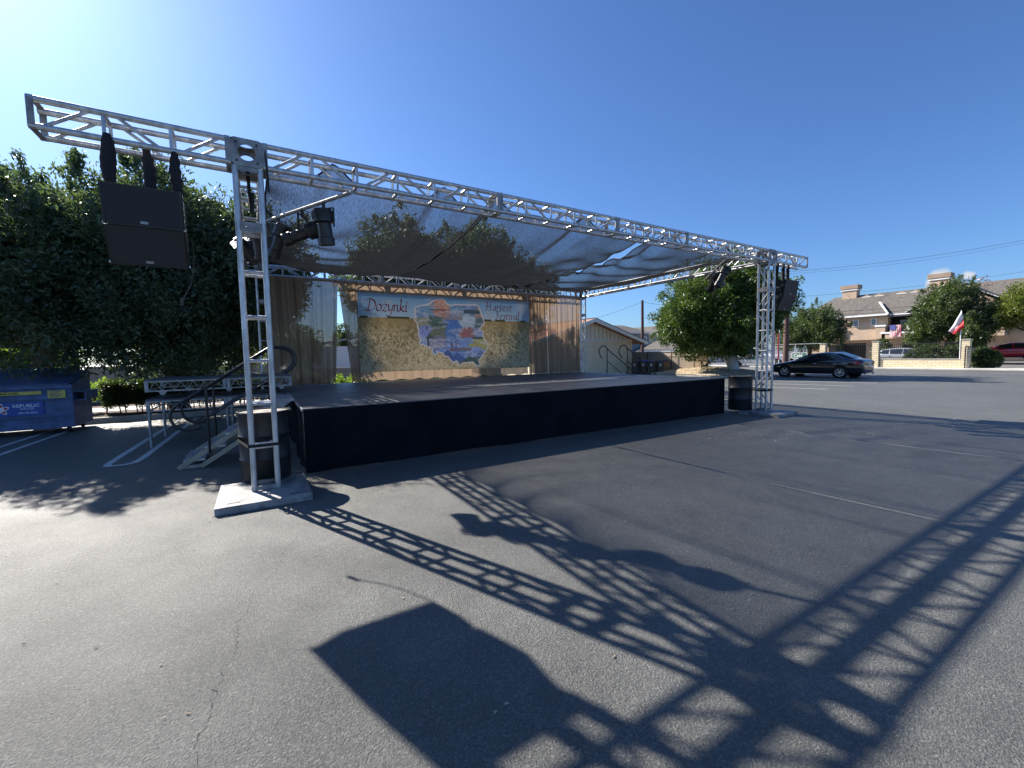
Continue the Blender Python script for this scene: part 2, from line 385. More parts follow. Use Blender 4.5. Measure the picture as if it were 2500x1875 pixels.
kind(MB().box(-40, 12.2, 9.72, 11.9, 0, .12).build('planting_bed', M['soil']), 'structure')
kind(MB().box(41.5, 43.2, -30, 40, 0, .12).build('pavement', M['concrete_w'], bevel=.02), 'structure')

def stripe(pts, w_, name='painted_line', z=.004):
    mb = MB(); P = [Vector((x, y, 0)) for x, y in pts]; Lf = []; Rt = []
    for i, p in enumerate(P):
        d = (P[min(i+1, len(P)-1)]-P[max(i-1, 0)]).normalized(); n = Vector((-d.y, d.x, 0))*w_/2
        Lf.append((p.x+n.x, p.y+n.y, z)); Rt.append((p.x-n.x, p.y-n.y, z))
    for i in range(len(P)-1): mb.quad(Lf[i], Lf[i+1], Rt[i+1], Rt[i])
    return kind(mb.build(name, M['paint'], fix=False), 'structure')
def hairpin(x0, dx, ytip, yend, slant):
    a = []
    for (t, yy) in ((0, yend), (0, ytip+.35)): a.append((x0-slant*(ytip-yy)*-1*0+slant*(yy-ytip), yy))
    a = [(x0+slant*(yend-ytip), yend), (x0+slant*.2, ytip+.2), (x0+.03, ytip+.05), (x0+.12, ytip), (x0+dx-.12, ytip), (x0+dx-.03, ytip+.1), (x0+dx+slant*.35, ytip+.4), (x0+dx+slant*(yend-ytip), yend)]
    stripe(a, .1)
hairpin(-2.0, .38, 3.1, 9.2, .03)
hairpin(-4.35, .4, 4.6, 9.2, .03)
for i, x0 in enumerate((19.8, 22.15, 24.7, 27.1, 29.9, 32.6, 35.3)):
    stripe([(x0, 2.25), (x0-1.35, 6.8)], .11)
stripe([(30.0, 9.2), (41, 9.3)], .1)
stripe([(37.2, -3), (37.0, 6.6)], .1)
# cracks in the asphalt
def crack(pts, seed):
    r_ = random.Random(seed); P = []
    for (a, b) in zip(pts[:-1], pts[1:]):
        n = max(3, int(math.dist(a, b)/.022))
        for i in range(n):
            t = i/n; P.append((a[0]+(b[0]-a[0])*t+r_.gauss(0, .009), a[1]+(b[1]-a[1])*t+r_.gauss(0, .007)))
    mb = MB()
    for i in range(len(P)-1):
        w0 = .0003+.0012*r_.random()**2
        (x, y), (x2, y2) = P[i], P[i+1]; d = math.dist(P[i], P[i+1]) or 1; nx, ny = -(y2-y)/d*w0, (x2-x)/d*w0
        mb.quad((x+nx, y+ny, .003), (x2+nx, y2+ny, .003), (x2-nx, y2-ny, .003), (x-nx, y-ny, .003))
    kind(mb.build('asphalt_crack', M['dark'], fix=False), 'structure')
crack([(.016, -2.35), (.016, -2.517), (-.051, -2.676), (-.05, -2.977), (-.098, -3.127), (-.125, -3.354), (-.157, -3.512), (-.168, -3.9)], 1)
crack([(.42, -1.35), (.36, -1.5), (.25, -1.72), (.22, -1.95), (.1, -2.25)], 2)
crack([(3.6, -1.6), (4.5, -1.3), (5.6, -1.1), (7, -1.2), (8.4, -.7)], 3)
# fallen leaves and chips on the asphalt
mb = MB(); r_ = random.Random(5)
for i in range(420):
    x = r_.uniform(-3, 26); y = r_.uniform(-4.5, 3) if x > .8 else r_.uniform(-4, 6)
    if .5 < x < 10.7 and y > .6: continue
    s_ = r_.uniform(.006, .017); a = r_.uniform(0, 6.28); c_, q_ = math.cos(a)*s_, math.sin(a)*s_
    mb.quad((x-c_, y-q_, .006), (x+q_*.4, y-c_*.4, .012), (x+c_, y+q_, .006), (x-q_*.4, y+c_*.4, .010))
kind(mb.build('leaf_litter', M['mulch'], fix=False), 'stuff')
mb = MB()
for (cx_, cy_, n_, sx_) in ((9.0, -1.6, 26, .9), (11.2, -2.4, 30, 1.0), (12.6, -3.0, 18, .7), (7.6, -.9, 16, .6), (16.5, -1.2, 12, 1.5), (14.0, .2, 10, 1.2)):
    for _ in range(n_):
        x = cx_+r_.gauss(0, sx_); y = cy_+r_.gauss(0, .16); a = r_.uniform(-.5, .5); s_ = r_.uniform(.01, .06); w_ = r_.uniform(.003, .010)
        mb.quad((x-s_*math.cos(a), y-s_*math.sin(a)-w_, .0035), (x+s_*math.cos(a), y+s_*math.sin(a)-w_*.4, .0035), (x+s_*math.cos(a)*.8, y+s_*math.sin(a)+w_, .0035), (x-s_*math.cos(a)*.7, y-s_*math.sin(a)+w_, .0035))
kind(mb.build('chalky_scratches', M['paint'], fix=False), 'stuff')
# ------------------------------------------------------------------ truss
B = .305; CR = .030; LR = .0165; HT = 3.79; L0 = 11.0; D0 = 7.08
def truss_parts(Lx, joints, n_par, parent, M_, ends=(True, True), pitch=.508, lr=LR):
    """local frame: runs along +X from 0 to Lx, box 0..B in Y and Z. M_ maps it into the world."""
    a, b = CR, B-CR
    for (y, z) in ((a, a), (b, a), (b, b), (a, b)):
        MB().tube([(0, y, z), (Lx, y, z)], CR, 12).xf(M_).build('chord', M['alu'], parent, True)
    edges = [0]+list(joints)+[Lx]
    for s0, s1 in zip(edges[:-1], edges[1:]):
        lac = MB(); ln = s1-s0; n = max(1, round(ln/pitch)); st = ln/n
        for y in (a, b):
            for i in range(n):
                x0 = s0+i*st; x1 = x0+st
                if i: lac.tube([(x0, y, a), (x0, y, b)], lr, 8)
                m0, m1 = x0+st*.16, x1-st*.16
                if n_par == 'ladder': continue
                if (i % 2) == 0: lac.tube([(m0, y, a), (m1, y, b)], lr, 8)
                else: lac.tube([(m0, y, b), (m1, y, a)], lr, 8)
        for z in (a, b):
            for i in range(1, n):
                x0 = s0+i*st
                lac.tube([(x0, a, z), (x0, b, z)], lr*1.15, 8)
        lac.xf(M_).build('lacing', M['alu'], parent, True)
        for x0 in ((s0, s0+.052), (s1-.052, s1)):
            pl = MB()
            for y in ((.002, .010), (B-.010, B-.002)): pl.box(x0[0]+.0015, x0[1]-.0015, y[0]-.004, y[1]+.004, .03, B-.03)
            for z in ((.004, .014), (B-.014, B-.004)): pl.box(x0[0]+.0025, x0[1]-.0025, .0065, B-.0065, z[0], z[1])
            pl.xf(M_).build('end_plate', M['alu_plate'], parent)
    return parent
T = Matrix.Translation
def XF(x, y, z): return T((x, y, z))
def YF(x, y, z): return T((x, y, z)) @ Matrix.Rotation(R(90), 4, 'Z') @ T((0, -B, 0))      # runs along +y
def ZF(x, y, z):                                                                            # runs up +z; lattice faces on the x sides
    m = Matrix(((0, 1, 0, 0), (0, 0, 1, 0), (1, 0, 0, 0), (0, 0, 0, 1)))
    return T((x, y, z)) @ m
def beam(label, loc, Lx, joints, MF):
    t = thing('truss_beam', label, 'stage truss', loc, group='box trusses of the stage roof frame')
    truss_parts(Lx, joints, 'z', t, MF)
    return t
e = B
beam('long aluminium box truss along the front edge of the stage roof', (e, 0, HT), L0-e, (3.42-e, 5.88-e, 7.85-e), XF(e, 0, HT))
beam('short aluminium truss sticking out left of the front left tower with speakers under it', (-1.56, 0, HT), 1.56, (), XF(-1.56, 0, HT))
beam('short aluminium truss sticking out right of the front right tower', (L0+e, 0, HT), 1.58, (), XF(L0+e, 0, HT))
beam('aluminium box truss along the back of the stage above the curtains', (e, D0, HT), L0-e, (3.42-e, 5.9-e, 8.2-e), XF(e, D0, HT))
beam('aluminium box truss running back from the front left tower', (0, e, HT), D0-e, (2.3, 4.7), YF(0, e, HT))
beam('aluminium box truss running back from the front right tower', (L0, e, HT), D0-e, (1.9, 4.3), YF(L0, e, HT))

def block(x, y, label):
    mb = MB(); n = 24; r_ = .088; t_ = .008; h = B/2-.001
    def face(mtx):
        sq = []; ci = []
        for k in range(n):
            a = 2*math.pi*k/n+math.pi/n; c, s_ = math.cos(a), math.sin(a); f_ = h/max(abs(c), abs(s_))
            sq.append((c*f_, s_*f_)); ci.append((c*r_, s_*r_))
        vs = [(a, b, h) for a, b in sq]+[(a, b, h) for a, b in ci]+[(a, b, h-t_) for a, b in ci]+[(a*.97, b*.97, h-t_) for a, b in sq]
        fs = []
        for k in range(n):
            k2 = (k+1) % n
            fs += [(k, k2, n+k2, n+k), (n+k, n+k2, 2*n+k2, 2*n+k), (2*n+k, 2*n+k2, 3*n+k2, 3*n+k)]
        mb.add([tuple(mtx @ Vector(v)) for v in vs], fs)
    C = T((x+B/2, y+B/2, HT+B/2))
    for ax, an in (('X', 0), ('X', 90), ('X', -90), ('X', 180), ('Y', 90), ('Y', -90)): face(C @ Matrix.Rotation(R(an), 4, ax))
    o = mb.build('corner_block', M['alu_plate'], fix=False)
    tag(o, label, 'truss block', 'corner blocks of the roof frame')
    for sx in (-1, 1):
        for sz in (-1, 1):
            for yy in (y-.004, ): MB().lathe([(0, 0), (.011, 0), (.011, .008), (0, .008)], (x+B/2+sx*.1, yy-.004, HT+B/2+sz*.1), 'y', 8).build('bolt', M['black_metal'], o)
block(0, 0, 'square aluminium block with round holes on top of the front left tower')
block(L0, 0, 'square aluminium block with round holes on top of the front right tower')
block(0+.18, D0, 'aluminium corner block above the back left tower behind the netting')
block(L0, D0, 'aluminium corner block above the back right tower beside the curtain')
def tower(x, y, label, H=HT, z0=.085):
    t = thing('truss_tower', label, 'stage truss', (x, y, z0), group='towers carrying the stage roof')
    truss_parts(H-z0, (H-z0-.66,), 'z', t, ZF(x, y, z0)); return t
tower(0, 0, 'front left aluminium truss tower with a black barrel strapped behind it')
tower(L0, 0, 'front right aluminium truss tower beside the black car')
tower(.18, D0, 'back left aluminium tower seen behind the near left tower')
tower(L0, D0, 'back right aluminium tower at the right end of the curtains')
for (x, y, lb) in ((.135, .05, 'scuffed grey base plate under the front left tower'), (L0+.15, .05, 'scuffed grey base plate under the front right tower'),
                   (.33, D0+.15, 'grey base plate under the back left tower'), (L0+.15, D0+.15, 'grey base plate under the back right tower')):
    o = MB().box(x-.465, x+.465, y-.49, y+.49, 0.0, .08).build('base_plate', M['alu_plate'], bevel=.004)
    tag(o, lb, 'base plate', 'steel base plates under the towers')
    for dx in (-.3, .3):
        for dy in (-.38, .38): MB().box(x+dx-.06, x+dx+.06, y+dy-.008, y+dy+.008, .0802, .082).build('slot', M['dark'], o)
# barrels
def barrel(x, y, label, rz):
    t = thing('barrel', label, 'barrel', (x, y, .08), rz, 'black drums used as ballast')
    pr = [(0, .02), (.26, .02), (.275, 0), (.285, .015), (.284, .27), (.295, .285), (.284, .30), (.284, .57), (.295, .585), (.284, .60), (.284, .84), (.298, .86), (.298, .885), (.286, .885), (.28, .868), (0, .868)]
    MB().lathe(pr, n=40).build('drum', M['black_plastic'], t, True, world=False)
    MB().lathe([(0, .871), (.284, .871)], n=30).build('lid', M['lid_sun'], t, True, world=False)
    MB().lathe([(.299, .855), (.303, .86), (.303, .88), (.299, .887)], n=40).build('rim_ring', M['black_metal'], t, True, world=False)
    m = MB(); m.box(-.05, .0, -.2905, -.2865, .50, .53).box(-.02, 0, -.2905, -.2865, .475, .50); m.build('sticker', M['white'], t, world=False)
    return t
barrel(.165, .62, 'black drum strapped behind the front left tower', .35)
barrel(L0-.03, .66, 'black drum standing left behind the front right tower', 1.9)
def loop_strap(x, y, z, label):
    mb = MB(); c = (x+.0, y)
    pts = [(-.004, -.004), (B+.004, -.004)]
    # from the tower's front round the drum
    ring = []
    bx, by = x, y
    for k in range(13):
        a = R(-8+k*196/12); ring.append((bx+.30*math.cos(a), by+.30*math.sin(a)))
    path = [(x-.17+B+.0, -.006), ]+ring+[(x-.17-.006, -.006)]
    path.append(path[0])
    for a, b in zip(path[:-1], path[1:]):
        mb.add([(a[0], a[1], z), (b[0], b[1], z), (b[0], b[1], z+.035), (a[0], a[1], z+.035)], [(0, 1, 2, 3)])
    tag(mb.build('ratchet_strap', M['strap'], fix=False), label, 'strap', 'straps tying drums to towers')
loop_strap(.165, .62, .60, 'black strap round the drum and the front left tower')
loop_strap(L0+.15, .66, .60, 'black strap round the drum and the front right tower')

# ------------------------------------------------------------------ stage
SX0, SX1, SY0, SY1, SH = .65, 10.54, .83, 6.95, .92
st = thing('stage', 'low black stage with a plain black skirt along its front', 'stage', (SX0, SY0, 0))
mb = MB(); nx, ny = 8, 5
for i in range(nx):
    for j in range(ny):
        gx = (SX1-SX0)/nx; gy = (SY1-SY0)/ny; g = .003
        mb.box(SX0+i*gx+g, SX0+(i+1)*gx-g, SY0+j*gy+g, SY0+(j+1)*gy-g, SH-.06, SH+rnd.uniform(-.002, .002))
mb.build('deck', M['deck'], st)
MB().box(SX0+.05, SX1-.05, SY0+.05, SY1-.05, SH-.12, SH-.062).build('deck_frame', M['dark'], st)
def skirt(p, q, z0, z1, amp, n, name, m, parent, rows=6, foldf=9., billow=.0):
    P_ = Vector(p); Q_ = Vector(q); d = (Q_-P_); ln = d.length; d.normalize(); nr = Vector((d.y, -d.x))
    vs = []; fs = []
    for j in range(rows+1):
        t = j/rows
        for i in range(n+1):
            s_ = i/n; a = amp*(.25+.75*(1-t))*(math.sin(s_*ln*foldf+math.sin(s_*ln*2.3)*2)*.5+.5*math.sin(s_*ln*foldf*.43+1+t*.6))
            a += billow*math.sin(math.pi*t)
            pt = P_+d*(s_*ln)+nr*a
            zz = z0+(z1-z0)*t
            if j == 0: zz += .01*math.sin(s_*ln*3.1)+.008
            vs.append((pt.x, pt.y, zz))
    for j in range(rows):
        for i in range(n): k_ = j*(n+1)+i; fs.append((k_, k_+1, k_+n+2, k_+n+1))
    return MB().add(vs, fs).build(name, m, parent, True, fix=False)
skirt((SX0-.004, SY0-.004), (SX1+.004, SY0-.004), 0, SH-.006, .022, 300, 'skirt', M['black_cloth'], st, foldf=4)
skirt((SX1+.006, SY0), (SX1+.006, SY1), 0, SH-.006, .02, 120, 'skirt', M['black_cloth'], st, foldf=6)
skirt((SX0-.006, SY1), (SX0-.006, SY0), 0, SH-.006, .03, 120, 'skirt', M['black_cloth'], st, foldf=6)
MB().box(SX0-.012, SX1+.012, SY0-.018, SY0-.006, SH-.012, SH+.003).build('edge_trim', M['deck'], st)
MB().box(SX0-.022, SX0-.006, SY0-.02, SY1, SH-.03, SH+.004).build('edge_trim', M['alu_dull'], st)

# ------------------------------------------------------------------ curtains
def curtain(pts_top, pts_bot, label, folds, amp, seed, zb=None):
    """ruled cloth between a top edge and a bottom edge (x,y,z lists)"""
    r_ = random.Random(seed); n = 150; rows = 26; ph = [r_.uniform(0, 6.28) for _ in range(6)]
    def lerp(P, s_):
        f_ = s_*(len(P)-1); i = min(int(f_), len(P)-2); t = f_-i
        return [P[i][k]*(1-t)+P[i+1][k]*t for k in range(3)]
    vs = []; fs = []
    for j in range(rows+1):
        t = j/rows
        for i in range(n+1):
            s_ = i/n; a = lerp(pts_top, s_); b = lerp(pts_bot, s_)
            w_ = s_*folds*6.283
            y = amp*(.5+.5*t)*(math.sin(w_+ph[0]+.6*math.sin(w_*.31+ph[1]))+.6*math.sin(w_*1.7+ph[2]+t)+.35*math.sin(w_*3.1+ph[3]-t*1.5))
            x = .015*math.sin(w_*1.3+ph[4]+t*3)*t
            z = a[2]*(1-t)+b[2]*t+(.02*math.sin(w_*.8+ph[5]) if j == rows else 0)
            vs.append((a[0]*(1-t)+b[0]*t+x, a[1]*(1-t)+b[1]*t+y, z))
    for j in range(rows):
        for i in range(n): k_ = j*(n+1)+i; fs.append((k_, k_+1, k_+n+2, k_+n+1))
    o = MB().add(vs, fs).build('curtain', M['curtain'], None, True, fix=False)
    return tag(o, label, 'curtain', 'brown curtains hung from the back truss')
CY = 7.0
curtain([(.42, CY, 3.8), (2.16, CY, 3.79)], [(.5, CY-.05, .93), (1.3, CY-.1, .925), (1.98, CY-.1, .93)], 'leftmost brown curtain hanging in loose folds behind the platforms', 5, .045, 1)
curtain([(2.16, CY, 3.79), (2.68, CY, 3.79)], [(2.42, CY-.03, .93), (2.66, CY, .93)], 'narrow brown curtain slanting beside the left edge of the banner', 3, .03, 2)
curtain([(2.66, CY, 3.79), (5.5, CY, 3.79), (8.46, CY, 3.79)], [(2.64, CY-.02, .95), (5.5, CY-.04, .94), (8.46, CY, .93)], 'wide brown curtain hanging behind the festival banner', 13, .014, 3)
curtain([(8.45, CY, 3.79), (9.3, CY, 3.79)], [(8.5, CY-.05, .93), (9.28, CY-.1, .93)], 'brown curtain right beside the banner\'s right edge', 8, .03, 4)
curtain([(9.3, CY, 3.79), (10.9, CY, 3.79)], [(9.28, CY-.1, .93), (10.85, CY-.05, .93)], 'rightmost brown curtain next to the back right tower', 9, .035, 5)

# ------------------------------------------------------------------ banner (printed cloth)
BX0, BX1, BZ0, BZ1, BY = 2.64, 8.45, 1.19, 3.48, 6.86
RP = [(722, 318), (780, 295), (850, 283), (893, 265), (915, 245), (945, 235), (985, 225), (1020, 222), (1040, 232), (1050, 255), (1062, 275), (1110, 292), (1150, 280), (1215, 285), (1290, 288), (1365, 283), (1395, 290), (1412, 315), (1430, 370), (1450, 420), (1465, 460), (1468, 490), (1440, 515), (1418, 545), (1440, 560), (1458, 580), (1455, 625), (1475, 665), (1495, 690), (1510, 715), (1505, 750), (1480, 785), (1450, 835), (1425, 870), (1410, 890), (1432, 945), (1395, 940), (1370, 925), (1345, 900), (1310, 905), (1270, 910), (1245, 908), (1215, 930), (1195, 940), (1185, 915), (1165, 890), (1135, 915), (1120, 895), (1095, 870), (1080, 845), (1040, 840), (1020, 805), (990, 800), (955, 785), (960, 810), (935, 828), (905, 790), (910, 760), (870, 745), (835, 735), (808, 712), (775, 720), (770, 690), (790, 665), (765, 640), (755, 590), (765, 560), (745, 520), (750, 490), (715, 450), (712, 435), (735, 410), (720, 370)]
FOC = 1027.78
def at_y(u, v, y):
    d = fw+r2*((u-1250)/FOC)-u2*((v-937.5)/FOC); t = (y-CAMP.y)/d.y; q = CAMP+d*t; return q.x, q.z
POL = np.array([at_y(850+a*.22604, 680+b*.22604, BY) for a, b in RP])
def in_poly(X, Z, Pg):
    ins = np.zeros(X.shape, bool); n = len(Pg)
    for i in range(n):
        x1, z1 = Pg[i]; x2, z2 = Pg[(i+1) % n]
        c = ((z1 > Z) != (z2 > Z)) & (X < (x2-x1)*(Z-z1)/((z2-z1) if z2 != z1 else 1e-9)+x1)
        ins ^= c
    return ins
def dist_poly(X, Z, Pg):
    D = np.full(X.shape, 9.); n = len(Pg)
    for i in range(n):
        a = Pg[i]; b = Pg[(i+1) % n]; d = b-a; l2 = (d**2).sum()+1e-12
        t = np.clip(((X-a[0])*d[0]+(Z-a[1])*d[1])/l2, 0, 1)
        D = np.minimum(D, np.hypot(X-a[0]-t*d[0], Z-a[1]-t*d[1]))
    return D
NX, NZ = 480, 190
rs = np.random.RandomState(3)
def vnoise(X, Z, sx, sz, seed):
    g = np.random.RandomState(seed).rand(64, 64); a = X*sx; b = Z*sz
    i = np.floor(a).astype(int); j = np.floor(b).astype(int); fa = a-i; fb = b-j; fa = fa*fa*(3-2*fa); fb = fb*fb*(3-2*fb)
    G_ = lambda p, q: g[p % 64, q % 64]
    return (G_(i, j)*(1-fa)+G_(i+1, j)*fa)*(1-fb)+(G_(i, j+1)*(1-fa)+G_(i+1, j+1)*fa)*fb
xs = np.linspace(BX0, BX1, NX+1); zs = np.linspace(BZ0, BZ1, NZ+1); X, Z = np.meshgrid(xs, zs)
U = (X-BX0)/(BX1-BX0); V = (Z-BZ0)/(BZ1-BZ0)
def mixc(a, b, t): return a*(1-t[..., None])+b*t[..., None]
sky_ = mixc(np.array([.40, .62, .84]), np.array([.16, .38, .70]), np.clip((V-.7)/.3, 0, 1))
cl = np.clip((vnoise(X, Z, 1.6, 3.5, 1)*.6+vnoise(X, Z, 4, 8, 2)*.4-.5)*3, 0, 1)
sky_ = mixc(sky_, np.array([.55, .56, .62]), cl*.55)
nn = vnoise(X+Z*.5, Z, 30, 16, 4)*.3+vnoise(X-Z*.7, Z, 58, 36, 5)*.35+vnoise(X+Z*.9, Z, 75, 30, 6)*.35
nn = np.clip((nn-.5)*3.0+.5, 0, 1)
# pale ears of wheat: short curved strokes, denser and larger toward the bottom
ear = np.zeros(X.shape); gg = np.random.RandomState(8); dxg = (BX1-BX0)/NX; dzg = (BZ1-BZ0)/NZ
for _ in range(2600):
    v0 = gg.rand()**1.5*.66; u0 = gg.rand(); L_ = (.05+.12*(1-v0/.66))*(.6+.8*gg.rand()); a0 = gg.uniform(.3, 2.8); cv = gg.uniform(-1, 1)*2.2
    px0, pz0 = BX0+u0*(BX1-BX0), BZ0+v0*(BZ1-BZ0)
    for q in range(12):
        px0 += math.cos(a0)*L_/12; pz0 += math.sin(a0)*L_/12; a0 += cv/12
        ii, jj = int((px0-BX0)/dxg), int((pz0-BZ0)/dzg)
        if 0 <= ii < NX and 0 <= jj < NZ*.68: ear[jj, ii] = 1; ear[jj, min(NX, ii+1)] = max(ear[jj, min(NX, ii+1)], .6)
wh = mixc(np.array([.17, .175, .085]), np.array([.50, .44, .26]), nn)
wh = mixc(wh, np.array([.70, .64, .44]), ear*.95)
far = np.clip((V-.45)/.22, 0, 1); wh = mixc(wh, np.array([.36, .28, .13]), far*.7)
wh *= (.82+.36*vnoise(X, Z, .9, 1.2, 21))[..., None]
hz = .70
col = np.where((V > hz)[..., None], sky_, wh)
hl = (np.abs(V-hz) < .012) & (vnoise(X, Z, 5, 1, 9) > .45); col[hl] = (.07, .09, .05)
# map collage: patches blended into each other
ins = in_poly(X, Z, POL); dd = dist_poly(X, Z, POL)
cells = [(.06, .78, .10, .26, .5), (.2, .84, .14, .3, .5), (.36, .88, .5, .26, .14), (.36, .82, .42, .16, .09), (.55, .86, .14, .3, .5), (.75, .88, .1, .22, .46), (.92, .86, .36, .24, .14),
         (.08, .64, .26, .28, .16), (.28, .67, .06, .12, .08), (.5, .66, .05, .15, .5), (.7, .68, .36, .52, .66), (.9, .64, .06, .12, .14), (.1, .52, .2, .26, .6),
         (.3, .5, .13, .15, .07), (.52, .5, .07, .18, .5), (.68, .5, .28, .12, .1), (.88, .52, .26, .34, .6), (.1, .38, .28, .4, .66), (.3, .36, .2, .2, .32),
         (.48, .38, .14, .26, .6), (.66, .36, .16, .28, .6), (.9, .36, .36, .38, .1), (.4, .2, .12, .26, .62), (.6, .18, .05, .2, .6), (.82, .2, .2, .32, .66), (.72, .08, .05, .10, .05), (.9, .06, .06, .12, .06)]
pu0, pu1 = POL[:, 0].min(), POL[:, 0].max(); pv0, pv1 = POL[:, 1].min(), POL[:, 1].max()
pu = (X-pu0)/(pu1-pu0); pv = (Z-pv0)/(pv1-pv0)
wu = pu+(vnoise(X, Z, 9, 9, 11)-.5)*.07; wv = pv+(vnoise(X, Z, 9, 9, 12)-.5)*.06
W = np.zeros(X.shape); A = np.zeros(X.shape+(3,))
for (a, b, *c) in cells:
    q = np.exp(-(((wu-a)/.085)**2+((wv-b)/.06)**2)*1.6); q = q**2+1e-9
    cc = np.array(c); A += q[..., None]*cc; W += q
art = A/W[..., None]
fnz = vnoise(X, Z, 26, 44, 13)*.6+vnoise(X, Z, 60, 80, 17)*.4; art = art*(.35+1.3*fnz[..., None])
wht = .8*np.clip((vnoise(X+.3*np.sin(Z*9), Z, 4.5, 15, 14)*.6+vnoise(X, Z, 14, 34, 16)*.4-.56)*5, 0, 1); art = mixc(art, np.array([.6, .64, .74]), wht*.6)
def tri(cx, cz, w_, h_, c):
    m_ = (pv > cz) & (pv < cz+h_*(1-np.abs(pu-cx)/w_)+.02*(vnoise(X, Z, 25, 25, 15)-.5)); art[m_] = c
def rec(x0, x1, z0, z1, c): art[(pu > x0) & (pu < x1) & (pv > z0) & (pv < z1)] = c
tri(.42, .10, .14, .16, (.05, .09, .3)); tri(.55, .08, .16, .13, (.04, .1, .34)); tri(.9, .17, .08, .08, (.13, .15, .34)); tri(.72, .03, .16, .13, (.03, .07, .04))
for q in range(7): tri(.78+q*.03, .07, .010, .07+.02*(q % 2), (.015, .05, .03))
for (x0, zz) in ((.42, .78), (.45, .80), (.49, .77), (.54, .76), (.60, .78)): rec(x0, x0+.02, .72, zz+.04, (.32, .3, .33))
rec(.40, .64, .70, .745, (.25, .23, .27)); 
for (x0, zz) in ((.63, .56), (.66, .60), (.70, .54)): rec(x0, x0+.018, .44, zz, (.33, .07, .05))
rec(.62, .74, .44, .475, (.32, .12, .09)); rec(.47, .49, .24, .36, (.13, .08, .09)); rec(.53, .545, .26, .40, (.15, .08, .08)); rec(.45, .6, .235, .27, (.18, .1, .1)); rec(.6, .75, .24, .285, (.2, .14, .1))
rec(.155, .18, .31, .46, (.025, .02, .02)); tri(.19, .42, .06, .07, (.05, .05, .03)); rec(.15, .165, .55, .60, (.08, .03, .1))
rec(.78, .99, .42, .455, (.02, .05, .04)); rec(.72, .93, .30, .345, (.38, .37, .09)); rec(.66, .9, .80, .86, (.03, .05, .08)); rec(.21, .40, .88, .90, (.45, .2, .12)); rec(.2, .42, .83, .845, (.12, .06, .05))
rec(.22, .44, .615, .64, (.03, .07, .03))
art = np.clip((art*.75+.25*np.array([.16, .24, .36]))*1.35, 0, 1)
col = np.where(ins[..., None], art, col)
col[dd < .017] = (.74, .76, .82)
# vertices with gentle cloth ripples
sagt = .02*np.sin(U*9)*(V)**.5
Yb = BY+.010*np.sin(U*31+V*3)*(1-V*.4)+.02*np.sin(U*7.3+1.3)*(1-V)+.005*np.sin(U*74)*V
def ybn(x, z):
    u_ = (x-BX0)/(BX1-BX0); v_ = (z-BZ0)/(BZ1-BZ0)
    return BY+.010*math.sin(u_*31+v_*3)*(1-v_*.4)+.02*math.sin(u_*7.3+1.3)*(1-v_)+.005*math.sin(u_*74)*v_
Zb = Z+.012*np.sin(U*5)*(1-V)
me = bpy.data.meshes.new('banner')
vs = np.stack([X, Yb, Zb], -1).reshape(-1, 3)
idx = np.arange((NX+1)*(NZ+1)).reshape(NZ+1, NX+1)
fq = np.stack([idx[:-1, :-1], idx[:-1, 1:], idx[1:, 1:], idx[1:, :-1]], -1).reshape(-1, 4)
def np_mesh(me, vs, fq):
    n = fq.shape[1]; me.vertices.add(len(vs)); me.vertices.foreach_set('co', np.asarray(vs, dtype=np.float32).ravel())
    me.loops.add(fq.size); me.loops.foreach_set('vertex_index', fq.astype(np.int32).ravel())
    me.polygons.add(len(fq)); me.polygons.foreach_set('loop_start', np.arange(0, fq.size, n, dtype=np.int32))
    me.update(calc_edges=True)
np_mesh(me, vs, fq)
ca = me.color_attributes.new('print', 'FLOAT_COLOR', 'POINT')
ca.data.foreach_set('color', np.concatenate([col.reshape(-1, 3), np.ones(((NX+1)*(NZ+1), 1))], 1).astype(np.float32).ravel())
me.materials.append(vcol_mat('printed_banner', .75, .4))
for p_ in me.polygons: p_.use_smooth = True
banner = bpy.data.objects.new('banner', me); COL.objects.link(banner)
tag(banner, 'wide harvest festival banner with a wheat field and a map of landscapes', 'banner')
